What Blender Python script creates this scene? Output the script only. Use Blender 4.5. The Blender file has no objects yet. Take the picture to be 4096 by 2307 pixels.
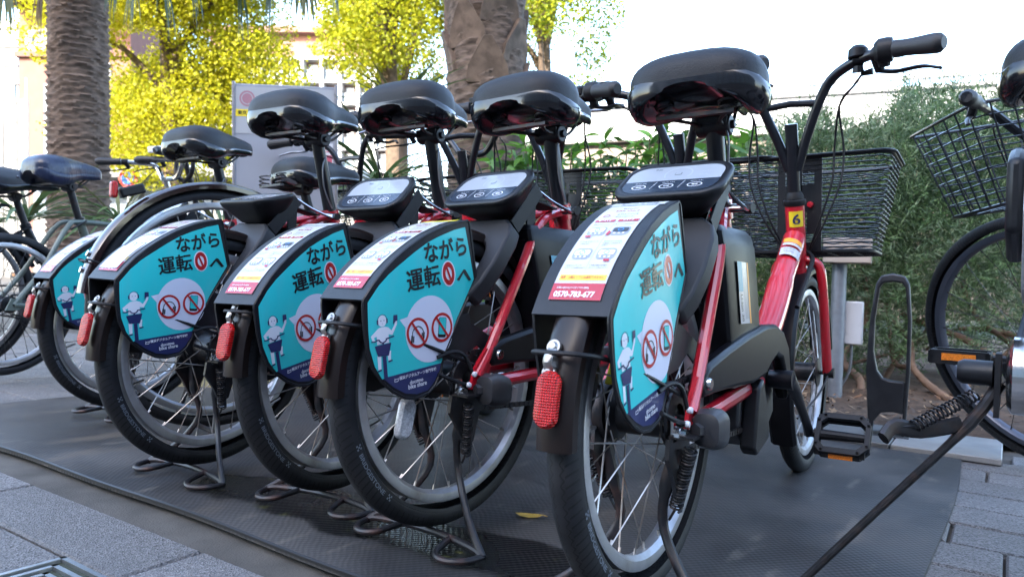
import bpy, math, random
import numpy as np
from mathutils import Vector, Matrix
R_ = math.radians
rnd = random.Random(7)
S = bpy.context.scene
COL = S.collection
# ---------------------------------------------------------------- camera, sky, sun, exposure
F_, PITCH, ROLL, CH = 2948.6, 0.0069046, 0.0379743, 0.44422
cd = bpy.data.cameras.new('camera'); cam = bpy.data.objects.new('camera', cd); COL.objects.link(cam)
cd.sensor_width = 36; cd.lens = F_ / 4096 * 36; cd.clip_start = .02; cd.clip_end = 600
_up = Vector((0, math.sin(PITCH), math.cos(PITCH))); _fw = Vector((0, math.cos(PITCH), -math.sin(PITCH))); _rt = Vector((1, 0, 0))
_c, _s = math.cos(ROLL), math.sin(ROLL)
CR, CU = _rt * _c + _up * _s, -_rt * _s + _up * _c
cam.matrix_world = Matrix(((CR.x, CU.x, -_fw.x, 0), (CR.y, CU.y, -_fw.y, 0), (CR.z, CU.z, -_fw.z, CH), (0, 0, 0, 1)))
cd.dof.use_dof = True; cd.dof.focus_distance = 1.25; cd.dof.aperture_fstop = 8.0
S.camera = cam
W = bpy.data.worlds.new('World'); S.world = W; W.use_nodes = True
_n = W.node_tree.nodes; _bg = _n['Background']
_sky = _n.new('ShaderNodeTexSky'); _sky.sky_type = 'NISHITA'; _sky.sun_disc = False
SUN_EL, SUN_AZ = R_(28), R_(205)      # azimuth of the sun, clockwise from +Y (the way the camera looks)
_sky.sun_elevation = SUN_EL; _sky.sun_rotation = SUN_AZ; _sky.air_density = 1.0; _sky.dust_density = 2.2; _sky.ozone_density = 1.0
W.node_tree.links.new(_sky.outputs[0], _bg.inputs[0]); _bg.inputs[1].default_value = 0.15
sd = bpy.data.lights.new('sun', 'SUN'); sd.energy = 2.0; sd.angle = R_(.5); sd.color = (1, .95, .86)
sun = bpy.data.objects.new('sun', sd); COL.objects.link(sun)
_d = Vector((math.sin(SUN_AZ) * math.cos(SUN_EL), math.cos(SUN_AZ) * math.cos(SUN_EL), math.sin(SUN_EL)))
sun.rotation_euler = _d.to_track_quat('Z', 'Y').to_euler()
S.view_settings.view_transform = 'Standard'; S.view_settings.look = 'None'; S.view_settings.gamma = 1
S.view_settings.use_curve_mapping = False
S.view_settings.exposure = 3.35
S.cycles.max_bounces = 6; S.cycles.transparent_max_bounces = 8; S.cycles.caustics_reflective = False; S.cycles.caustics_refractive = False

# ---------------------------------------------------------------- materials
MATS = {}
def mat(name, col, rough=.5, metal=0., var=0., scale=20., bump=0., bscale=None, spec=.5, coat=0., trans=0., dirt=None, dscale=6., damt=.5, emit=None, obj_rand=0., coord='Object', stretch=None):
    if name in MATS: return MATS[name]
    m = bpy.data.materials.new(name); MATS[name] = m; m.use_nodes = True
    nt = m.node_tree; N = nt.nodes; L = nt.links; b = N['Principled BSDF']
    b.inputs['Base Color'].default_value = (*col, 1); b.inputs['Roughness'].default_value = rough; b.inputs['Metallic'].default_value = metal
    b.inputs['Specular IOR Level'].default_value = spec; b.inputs['Coat Weight'].default_value = coat
    if coat: b.inputs['Coat Roughness'].default_value = .04
    tc = N.new('ShaderNodeTexCoord'); src = tc.outputs[coord]
    if stretch:
        mp = N.new('ShaderNodeMapping'); mp.inputs['Scale'].default_value = stretch; L.new(src, mp.inputs[0]); src = mp.outputs[0]
    c = None
    def mix(a, f, bcol, typ='MIX'):
        x = N.new('ShaderNodeMix'); x.data_type = 'RGBA'; x.blend_type = typ
        if isinstance(f, float): x.inputs[0].default_value = f
        else: L.new(f, x.inputs[0])
        if isinstance(a, tuple): x.inputs[6].default_value = (*a, 1)
        else: L.new(a, x.inputs[6])
        if isinstance(bcol, tuple): x.inputs[7].default_value = (*bcol, 1)
        else: L.new(bcol, x.inputs[7])
        return x.outputs[2]
    cur = tuple(col)
    if var:
        t = N.new('ShaderNodeTexNoise'); t.inputs['Scale'].default_value = scale; t.inputs['Detail'].default_value = 4; L.new(src, t.inputs[0])
        r = N.new('ShaderNodeMapRange'); r.inputs[1].default_value = .3; r.inputs[2].default_value = .7; L.new(t.outputs[0], r.inputs[0])
        cur = mix(tuple(max(0, x * (1 - var)) for x in col), r.outputs[0], tuple(min(1, x * (1 + var)) for x in col))
    if obj_rand:
        oi = N.new('ShaderNodeObjectInfo'); h = N.new('ShaderNodeHueSaturation')
        r2 = N.new('ShaderNodeMapRange'); r2.inputs[3].default_value = 1 - obj_rand; r2.inputs[4].default_value = 1 + obj_rand
        L.new(oi.outputs['Random'], r2.inputs[0]); L.new(r2.outputs[0], h.inputs['Value'])
        if isinstance(cur, tuple): h.inputs['Color'].default_value = (*cur, 1)
        else: L.new(cur, h.inputs['Color'])
        cur = h.outputs[0]
    if dirt:
        t = N.new('ShaderNodeTexNoise'); t.inputs['Scale'].default_value = dscale; t.inputs['Detail'].default_value = 6; L.new(src, t.inputs[0])
        r = N.new('ShaderNodeMapRange'); r.inputs[1].default_value = .5; r.inputs[2].default_value = .72; r.inputs[4].default_value = damt; L.new(t.outputs[0], r.inputs[0])
        cur = mix(cur, r.outputs[0], dirt)
        rr = N.new('ShaderNodeMapRange'); rr.inputs[3].default_value = rough; rr.inputs[4].default_value = min(1, rough + .25); L.new(r.outputs[0], rr.inputs[0]); L.new(rr.outputs[0], b.inputs['Roughness'])
    if not isinstance(cur, tuple): L.new(cur, b.inputs['Base Color'])
    if bump:
        t = N.new('ShaderNodeTexNoise'); t.inputs['Scale'].default_value = bscale or scale; t.inputs['Detail'].default_value = 3; L.new(src, t.inputs[0])
        bp = N.new('ShaderNodeBump'); bp.inputs['Strength'].default_value = bump; bp.inputs['Distance'].default_value = .002; L.new(t.outputs[0], bp.inputs['Height']); L.new(bp.outputs[0], b.inputs['Normal'])
    if trans:
        tr = N.new('ShaderNodeBsdfTranslucent'); ms = N.new('ShaderNodeMixShader'); ms.inputs[0].default_value = trans
        if isinstance(cur, tuple): tr.inputs[0].default_value = (*cur, 1)
        else: L.new(cur, tr.inputs[0])
        L.new(b.outputs[0], ms.inputs[1]); L.new(tr.outputs[0], ms.inputs[2]); L.new(ms.outputs[0], N['Material Output'].inputs[0])
    m['cur'] = 1
    return m

def tyre_mat(name, radius, pitch=.013, base=(.011, .0115, .014)):
    """rubber with a moulded tread: grooves every `pitch` metres round the wheel (local origin = wheel centre, axle = Y)"""
    m = mat(name, base, rough=.6, spec=.35, var=.35, scale=30, dirt=(.036, .035, .035), dscale=9, damt=.5)
    nt = m.node_tree; N = nt.nodes; L = nt.links; b = N['Principled BSDF']
    def M(op, *a):
        x = N.new('ShaderNodeMath'); x.operation = op
        for i, v in enumerate(a):
            if isinstance(v, (int, float)): x.inputs[i].default_value = v
            else: L.new(v, x.inputs[i])
        return x.outputs[0]
    tc = N.new('ShaderNodeTexCoord'); sx = N.new('ShaderNodeSeparateXYZ'); L.new(tc.outputs['Object'], sx.inputs[0])
    X, Y, Z = sx.outputs
    ang = M('MULTIPLY', M('ARCTAN2', Z, X), radius / pitch)
    rad = M('SQRT', M('ADD', M('MULTIPLY', X, X), M('MULTIPLY', Z, Z)))
    ay = M('ABSOLUTE', Y)
    ph = M('FRACT', M('ADD', ang, M('MULTIPLY', ay, 55.)))
    side = M('LESS_THAN', M('ABSOLUTE', M('SUBTRACT', ph, .5)), .13)
    lane = M('LESS_THAN', M('ABSOLUTE', M('SUBTRACT', ay, M('ADD', .0065, M('MULTIPLY', M('SINE', M('MULTIPLY', ang, 6.2832)), .0018)))), .0011)
    side2 = M('MULTIPLY', side, M('GREATER_THAN', ay, .0095))
    g = M('MULTIPLY', M('MAXIMUM', lane, side2), M('GREATER_THAN', rad, radius - .017))
    ring = M('LESS_THAN', M('ABSOLUTE', M('SUBTRACT', rad, radius - .026)), .0012)
    h = M('SUBTRACT', 1., M('MAXIMUM', g, M('MULTIPLY', ring, .5)))
    bp = N.new('ShaderNodeBump'); bp.inputs['Strength'].default_value = 1; bp.inputs['Distance'].default_value = .003
    L.new(h, bp.inputs['Height']); L.new(bp.outputs[0], b.inputs['Normal'])
    src = b.inputs['Base Color'].links[0].from_socket
    x = N.new('ShaderNodeMix'); x.data_type = 'RGBA'; x.blend_type = 'MULTIPLY'; L.new(M('MULTIPLY', g, .75), x.inputs[0]); L.new(src, x.inputs[6]); x.inputs[7].default_value = (.15, .15, .15, 1)
    L.new(x.outputs[2], b.inputs['Base Color'])
    return m

# ---------------------------------------------------------------- mesh building
class MB:
    def __init__(s): s.v = []; s.f = []; s.m = []
    def add(s, v, f, mi=0):
        o = len(s.v); s.v += [tuple(x) for x in v]; s.f += [tuple(i + o for i in t) for t in f]; s.m += [mi] * len(f); return s
    def box(s, c, d, M=None, mi=0):
        hx, hy, hz = d[0] / 2, d[1] / 2, d[2] / 2
        v = [Vector((sx * hx, sy * hy, sz * hz)) for sz in (-1, 1) for sy in (-1, 1) for sx in (-1, 1)]
        if M is not None: v = [M @ x for x in v]
        v = [x + Vector(c) for x in v]
        return s.add(v, [(0, 2, 3, 1), (4, 5, 7, 6), (0, 1, 5, 4), (2, 6, 7, 3), (0, 4, 6, 2), (1, 3, 7, 5)], mi)
    def tube(s, pts, r, n=8, closed=False, cap=True, flat=1., mi=0, up=None):
        P = [Vector(p) for p in pts]; k = len(P); rs = r if isinstance(r, (list, tuple)) else [r] * k
        T = []
        for i in range(k):
            a = P[i - 1] if (i > 0 or closed) else P[i]; b = P[(i + 1) % k] if (i < k - 1 or closed) else P[i]
            T.append((b - a).normalized())
        u = Vector(up) if up else (Vector((0, 0, 1)) if abs(T[0].z) < .9 else Vector((1, 0, 0)))
        u = (u - T[0] * u.dot(T[0])).normalized(); v = []
        for i in range(k):
            if i:
                q = T[i - 1].rotation_difference(T[i]); u = q @ u; u = (u - T[i] * u.dot(T[i])).normalized()
            w = T[i].cross(u)
            for j in range(n):
                a = 2 * math.pi * j / n; v.append(P[i] + (u * math.cos(a) * flat + w * math.sin(a)) * rs[i])
        f = []
        for i in range(k if closed else k - 1):
            for j in range(n):
                a = i * n + j; b = i * n + (j + 1) % n; c = ((i + 1) % k) * n + (j + 1) % n; d = ((i + 1) % k) * n + j
                f.append((a, b, c, d))
        if cap and not closed: f.append(tuple(range(n - 1, -1, -1))); f.append(tuple(range((k - 1) * n, k * n)))
        return s.add(v, f, mi)
    def lathe(s, prof, c=(0, 0, 0), axis='Y', n=32, closed=False, M=None, mi=0, a0=0., a1=None):
        """prof = [(radius, height along axis)]"""
        v = []; k = len(prof); full = a1 is None; nn = n if full else n + 1
        for j in range(nn):
            a = (2 * math.pi * j / n) if full else a0 + (a1 - a0) * j / n
            for r, h in prof:
                if axis == 'Y': p = Vector((r * math.cos(a), h, r * math.sin(a)))
                elif axis == 'Z': p = Vector((r * math.cos(a), r * math.sin(a), h))
                else: p = Vector((h, r * math.cos(a), r * math.sin(a)))
                if M is not None: p = M @ p
                v.append(p + Vector(c))
        f = []
        for j in range(n):
            j2 = (j + 1) % nn
            for i in range(k if closed else k - 1):
                i2 = (i + 1) % k
                f.append((j * k + i, j * k + i2, j2 * k + i2, j2 * k + i) if axis == 'Y' else (j * k + i, j2 * k + i, j2 * k + i2, j * k + i2))
        return s.add(v, f, mi)
    def prism(s, poly, t0, t1, fn=None, mi=0):
        """poly in a plane, extruded from t0 to t1; fn(a,b,t)->3D (default a=X, b=Z, t=Y)"""
        fn = fn or (lambda a, b, t: (a, t, b)); n = len(poly)
        ar = sum(poly[i][0] * poly[(i + 1) % n][1] - poly[(i + 1) % n][0] * poly[i][1] for i in range(n))
        if ar < 0: poly = poly[::-1]
        if t1 < t0: t0, t1 = t1, t0
        v = [fn(a, b, t0) for a, b in poly] + [fn(a, b, t1) for a, b in poly]
        f = [tuple(range(n)), tuple(range(2 * n - 1, n - 1, -1))] + [(i, n + i, n + (i + 1) % n, (i + 1) % n) for i in range(n)]
        return s.add(v, f, mi)
    def sheet(s, poly, fn, mi=0):
        return s.add([fn(a, b) for a, b in poly], [tuple(range(len(poly)))], mi)
    def loft(s, rings, cap=True, closed=True, mi=0):
        n = len(rings[0]); v = [p for r in rings for p in r]; f = []
        for i in range(len(rings) - 1):
            for j in range(n if closed else n - 1):
                f.append((i * n + j, i * n + (j + 1) % n, (i + 1) * n + (j + 1) % n, (i + 1) * n + j))
        if cap: f.append(tuple(range(n - 1, -1, -1))); f.append(tuple(range((len(rings) - 1) * n, len(rings) * n)))
        return s.add(v, f, mi)
    def mesh(s, name, mats, smooth=35, fix=False):
        me = bpy.data.meshes.new(name); me.from_pydata(s.v, [], s.f); me.update()
        for m in (mats if isinstance(mats, (list, tuple)) else [mats]): me.materials.append(m)
        if any(s.m): me.polygons.foreach_set('material_index', s.m)
        if fix:
            import bmesh
            bm = bmesh.new(); bm.from_mesh(me); bmesh.ops.recalc_face_normals(bm, faces=bm.faces); bm.to_mesh(me); bm.free()
        if smooth:
            me.polygons.foreach_set('use_smooth', [True] * len(me.polygons))
            me.set_sharp_from_angle(angle=R_(smooth))
        return me
    def obj(s, name, mats, parent=None, origin=None, bevel=0., smooth=35, fix=False, label=None, kind=None):
        if origin: o3 = Vector(origin); s.v = [tuple(Vector(p) - o3) for p in s.v]
        ob = bpy.data.objects.new(name, s.mesh(name, mats, smooth, fix)); COL.objects.link(ob)
        if parent: ob.parent = parent
        if origin: ob.location = origin if parent is None or parent.get('org') is None else Vector(origin) - Vector(parent['org'])
        if bevel:
            md = ob.modifiers.new('edge', 'BEVEL'); md.width = bevel; md.segments = 2; md.limit_method = 'ANGLE'; md.angle_limit = R_(40)
        if label: ob['label'] = label
        if kind: ob['kind'] = kind
        return ob
def tag(o, label, cat, group=None, kind=None):
    o['label'] = label; o['category'] = cat
    if group: o['group'] = group
    if kind: o['kind'] = kind
    return o
def struct(o): o['kind'] = 'structure'; return o
def empty(name, loc=(0, 0, 0), rot=(0, 0, 0)):
    o = bpy.data.objects.new(name, None); COL.objects.link(o); o.location = loc; o.rotation_euler = rot; o.empty_display_size = .1; return o
KIDS = {}
def kids(o): return [c for c in bpy.data.objects if c.parent == o]
def copy_tree(o, parent=None, km=None):
    c = o.copy(); COL.objects.link(c); c.parent = parent
    for ch in km.get(o, []): copy_tree(ch, c, km)
    return c
def kidmap():
    km = {}
    for o in bpy.data.objects:
        if o.parent: km.setdefault(o.parent, []).append(o)
    return km
def arc(cx, cz, r, a0, a1, n): return [(cx + r * math.cos(a0 + (a1 - a0) * i / n), cz + r * math.sin(a0 + (a1 - a0) * i / n)) for i in range(n + 1)]
def circ(cx, cy, r, n=24, ry=None): return [(cx + r * math.cos(2 * math.pi * i / n), cy + (ry or r) * math.sin(2 * math.pi * i / n)) for i in range(n)]
def rrect(cx, cy, w, h, r, n=4):
    o = []
    for sx, sy, a in ((1, 1, 0), (-1, 1, 90), (-1, -1, 180), (1, -1, 270)):
        for i in range(n + 1):
            t = R_(a + 90 * i / n); o.append((cx + sx * (w / 2 - r) + r * math.cos(t), cy + sy * (h / 2 - r) + r * math.sin(t)))
    return o
def lerp(a, b, t): return a + (b - a) * t
def smoothpts(P, k=6):
    P = [Vector(p) for p in P]; o = []
    for i in range(len(P) - 1):
        p0, p1, p2, p3 = P[max(i - 1, 0)], P[i], P[i + 1], P[min(i + 2, len(P) - 1)]
        for j in range(k):
            t = j / k; o.append(.5 * ((2 * p1) + (p2 - p0) * t + (2 * p0 - 5 * p1 + 4 * p2 - p3) * t * t + (3 * p1 - p0 - 3 * p2 + p3) * t ** 3))
    return o + [P[-1]]
_TC = {}
def text_geo(s, bold=0.):
    """2-D triangles of a string, height 1 em, starting at x=0 (built from the font Blender ships)"""
    k = (s, bold)
    if k not in _TC:
        cu = bpy.data.curves.new('lettering', 'FONT'); cu.body = s; cu.size = 1; cu.offset = bold; cu.resolution_u = 3
        ob = bpy.data.objects.new('lettering', cu); COL.objects.link(ob)
        dg = bpy.context.evaluated_depsgraph_get(); me = bpy.data.meshes.new_from_object(ob.evaluated_get(dg))
        v = [(p.co.x, p.co.y) for p in me.vertices]; f = [tuple(p.vertices) for p in me.polygons]
        f = [t if me.polygons[i].normal.z > 0 else t[::-1] for i, t in enumerate(f)]
        bpy.data.objects.remove(ob); bpy.data.curves.remove(cu); bpy.data.meshes.remove(me)
        _TC[k] = (v, f)
    return _TC[k]
def put_text(mb, s, fn, x, y, w=None, h=None, rot=0., bold=0., mi=0, align='L', sub=0):
    """s set with its box's lower left at (x,y) scaled to width w / height h (em if None)"""
    v, f = text_geo(s, bold)
    xs = [p[0] for p in v]; ys = [p[1] for p in v]; x0, x1, y0, y1 = min(xs), max(xs), min(ys), max(ys)
    if w and h: sx, sy = w / (x1 - x0), h / (y1 - y0)
    elif w: sx = sy = w / (x1 - x0)
    else: sx = sy = h / (y1 - y0)
    W_ = (x1 - x0) * sx; ox = {'L': 0, 'C': -W_ / 2, 'R': -W_}[align]; c, sn = math.cos(rot), math.sin(rot)
    out = []
    for px, py in v:
        a = (px - x0) * sx + ox; b = (py - y0) * sy
        out.append(fn(x + a * c - b * sn, y + a * sn + b * c))
    mb.add(out, f, mi)
# ---------------------------------------------------------------- materials in use
black_plastic = mat('black_plastic', (.009, .0095, .012), rough=.40, var=.25, scale=60, bump=.12, bscale=900, spec=.35, dirt=(.030, .030, .032), dscale=14, damt=.25)
matt_black = mat('matt_black', (.008, .008, .010), rough=.5, spec=.3, var=.2, scale=40, dirt=(.028, .028, .03), dscale=20, damt=.3)
gloss_black = mat('gloss_black', (.005, .005, .007), rough=.34, coat=.0, spec=.22, dirt=(.02, .02, .022), dscale=9, damt=.15)
paint_black = mat('paint_black', (.007, .008, .012), rough=.3, coat=.2, spec=.4, dirt=(.025, .025, .027), dscale=18, damt=.2)
red_paint = mat('red_paint', (.52, .008, .022), rough=.28, coat=.8, var=.08, scale=8, dirt=(.2, .03, .03), dscale=24, damt=.25)
chrome = mat('chrome', (.62, .61, .6), rough=.16, metal=1., dirt=(.25, .22, .19), dscale=30, damt=.35)
alloy = mat('alloy', (.52, .52, .53), rough=.38, metal=1., var=.12, scale=40, dirt=(.28, .25, .22), dscale=22, damt=.5)
alu_rim = mat('rim_alloy', (.50, .50, .52), rough=.42, metal=.85, var=.12, scale=30, dirt=(.24, .21, .18), dscale=18, damt=.6, bump=.05, bscale=200)
steel_dark = mat('dark_steel', (.035, .035, .038), rough=.42, metal=.7, var=.3, scale=60, dirt=(.10, .06, .045), dscale=40, damt=.5)
spoke_steel = mat('spoke_steel', (.46, .43, .40), rough=.35, metal=.9, var=.25, scale=14, dirt=(.30, .17, .11), dscale=11, damt=.85)
rust_stand = mat('stand_steel', (.022, .022, .025), rough=.4, metal=.35, var=.3, scale=40, dirt=(.10, .045, .035), dscale=26, damt=.55)
fender_grey = mat('fender_plastic', (.014, .009, .008), rough=.30, coat=.0, spec=.3, var=.2, scale=20, dirt=(.026, .018, .016), dscale=12, damt=.5)
rubber = tyre_mat('tyre_rubber', .253)
rubber_big = tyre_mat('tyre_rubber_large', .33, pitch=.010)
leather = mat('saddle_vinyl', (.0065, .007, .0095), rough=.55, spec=.36, bump=.35, bscale=420, var=.2, scale=10, dirt=(.016, .016, .020), dscale=16, damt=.25)
saddle_base_m = mat('saddle_base', (.005, .005, .007), rough=.16, coat=.2, dirt=(.03, .03, .035), dscale=40, damt=.3)
grip_m = mat('grip_rubber', (.013, .013, .016), rough=.55, bump=.3, bscale=500)
def grid_bump(m, k, dist=.0012):
    nt = m.node_tree; N = nt.nodes; L = nt.links; b = N['Principled BSDF']; tc = N.new('ShaderNodeTexCoord'); sx = N.new('ShaderNodeSeparateXYZ'); L.new(tc.outputs['Object'], sx.inputs[0])
    def M(op, *a):
        x = N.new('ShaderNodeMath'); x.operation = op
        for i, v in enumerate(a):
            if isinstance(v, (int, float)): x.inputs[i].default_value = v
            else: L.new(v, x.inputs[i])
        return x.outputs[0]
    y, z = M('MULTIPLY', sx.outputs[1], k), M('MULTIPLY', sx.outputs[2], k)
    p = M('MULTIPLY', M('SINE', M('ADD', y, z)), M('SINE', M('SUBTRACT', y, z))); bp = N.new('ShaderNodeBump'); bp.inputs['Distance'].default_value = dist; bp.inputs['Strength'].default_value = .8; L.new(p, bp.inputs['Height']); L.new(bp.outputs[0], b.inputs['Normal'])
    src = b.inputs['Base Color'].links[0].from_socket; x = N.new('ShaderNodeMix'); x.data_type = 'RGBA'; x.blend_type = 'MULTIPLY'; L.new(M('LESS_THAN', p, -.05), x.inputs[0]); L.new(src, x.inputs[6]); x.inputs[7].default_value = (.42, .4, .4, 1); L.new(x.outputs[2], b.inputs['Base Color'])
    return m
refl_red = mat('red_reflector', (.60, .012, .010), rough=.25, coat=.15, spec=.3, var=.15, scale=60)
grid_bump(refl_red, 1050)
clear_refl = mat('clear_reflector', (.55, .56, .58), rough=.15, coat=.8, var=.3, scale=300, bump=.4, bscale=300)
amber = mat('amber_reflector', (.72, .20, .01), rough=.2, coat=.8, var=.3, scale=500)
teal_print = mat('teal_print', (.028, .56, .55), rough=.32, coat=.12, var=.06, scale=7, dirt=(.10, .48, .50), dscale=38, damt=.35, stretch=(1, 1, .25))
white_print = mat('white_print', (.74, .74, .78), rough=.32, coat=.2)
lilac_print = mat('bubble_print', (.68, .70, .80), rough=.30, coat=.25)
navy_print = mat('navy_print', (.022, .030, .105), rough=.3, coat=.25)
black_print = mat('black_print', (.012, .012, .014), rough=.35, coat=.2)
red_print = mat('red_print', (.46, .018, .02), rough=.3, coat=.25)
sheet_print = mat('sheet_print', (.50, .50, .53), rough=.28, coat=.12)
red_band = mat('red_band', (.42, .014, .028), rough=.18, coat=.35)
yellow_band = mat('yellow_band', (.80, .58, .05), rough=.2, coat=.3)
grey_print = mat('grey_print', (.30, .32, .36), rough=.2)
blue_print = mat('blue_print', (.06, .28, .62), rough=.25)
yellow_label = mat('yellow_label', (.78, .60, .03), rough=.32)
orange_print = mat('orange_print', (.85, .34, .03), rough=.35)
screen_m = mat('console_screen', (.33, .36, .40), rough=.14, coat=.2)
panel_grey = mat('console_keys', (.030, .042, .062), rough=.18, coat=.15)
lock_plastic = mat('lock_plastic', (.020, .020, .023), rough=.5, spec=.35, bump=.1, bscale=900, var=.15, scale=14, dirt=(.045, .045, .05), dscale=10, damt=.3)

# ---------------------------------------------------------------- wheels
def wheel(bike, name, c, R, half=.021, rim_r=None, tyre_m=None, nsp=28, hubr=.022, hubw=.045, letters=False, seed=0, rim_m=None, spoke_m=None, valve=True):
    """part `name` (the rim) with children tyre, hub, spokes; origin on the axle"""
    rim_r = rim_r or R - .042; tyre_m = tyre_m or rubber
    e = MB(); w = half * .62
    e.lathe([(rim_r, -w), (rim_r + .001, w), (rim_r - .003, w + .001), (rim_r - .014, w + .0005), (rim_r - .019, w * .45), (rim_r - .020, -w * .45), (rim_r - .014, -w - .0005), (rim_r - .003, -w - .001)], n=72, closed=True)
    rim = e.obj(name, rim_m or alu_rim, bike, fix=True); rim.location = c; rim['org'] = tuple(c)
    t = MB(); hgt = R - rim_r + .002; cr = rim_r - .002
    prof = []
    for i in range(13):
        a = R_(-118 + 236 * i / 12); prof.append((cr + hgt * .5 + hgt * .5 * math.cos(a) if abs(a) > .6 else R - .0018 * (a / .6) ** 2, half * math.sin(a) * (1 if abs(a) < 1.57 else 1)))
    t.lathe(prof, n=96)
    ty = t.obj('tyre', tyre_m, rim, smooth=60)
    h = MB(); h.lathe([(.004, -hubw - .028), (.005, -hubw - .028), (.005, -hubw), (hubr + .012, -hubw + .003), (hubr + .012, -hubw + .006), (hubr, -hubw + .012), (hubr, hubw - .012), (hubr + .012, hubw - .006), (hubr + .012, hubw - .003), (.005, hubw), (.005, hubw + .028), (.004, hubw + .028)], n=20)
    h.obj('hub', steel_dark, rim)
    s = MB(); rr = rim_r - .016; hr = hubr + .008
    for i in range(nsp):
        a = 2 * math.pi * i / nsp + .05; side = 1 if i % 2 else -1; cross = R_(62) * (1 if (i // 2) % 2 else -1)
        s.tube([(hr * math.cos(a + cross), side * (hubw - .006), hr * math.sin(a + cross)), (rr * math.cos(a), side * .002, rr * math.sin(a))], .00115, n=4, cap=False)
        s.tube([((rr - .012) * math.cos(a), side * .0025, (rr - .012) * math.sin(a)), ((rr + .001) * math.cos(a), side * .002, (rr + .001) * math.sin(a))], .0019, n=5, cap=False)
    s.obj('spokes', spoke_m or spoke_steel, rim, kind='stuff')
    if valve:
        q = MB(); a = R_(200); q.tube([((rr + .002) * math.cos(a), 0, (rr + .002) * math.sin(a)), ((rr - .03) * math.cos(a), 0, (rr - .03) * math.sin(a))], [.003, .0028], n=6); q.obj('valve', chrome, rim)
    if letters:
        for base in (R_(205), R_(20)):
            q = MB(); rm = R - .022
            def fn(u, vv):
                a = base + u / rm; r2 = rm - vv + .004
                return (r2 * math.cos(a), -half * .985 - .0012 + abs(vv - .004) * .05, r2 * math.sin(a))
            put_text(q, 'BRIDGESTONE', fn, 0, 0, w=.085, h=.0075, bold=.02)
            for k in (-.016, .094):
                for d1 in (0, 1, 2):
                    for d2 in (0, 1, 2):
                        if (d1 + d2) % 2 == 0: q.sheet([(k + d1 * .003, d2 * .003), (k + d1 * .003 + .003, d2 * .003), (k + d1 * .003 + .003, d2 * .003 + .003), (k + d1 * .003, d2 * .003 + .003)], fn)
            q.obj('tyre_lettering', mat('tyre_letters', (.13, .15, .18), rough=.5), rim, smooth=0)
    return rim

def coil(mb, p0, p1, r, turns, wire, n=6):
    p0, p1 = Vector(p0), Vector(p1); d = p1 - p0; z = d.normalized(); x = z.orthogonal().normalized(); y = z.cross(x); P = []
    for i in range(turns * 9 + 1):
        a = 2 * math.pi * i / 9; P.append(p0 + d * (i / (turns * 9)) + (x * math.cos(a) + y * math.sin(a)) * r)
    mb.tube(P, wire, n=n)

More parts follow.
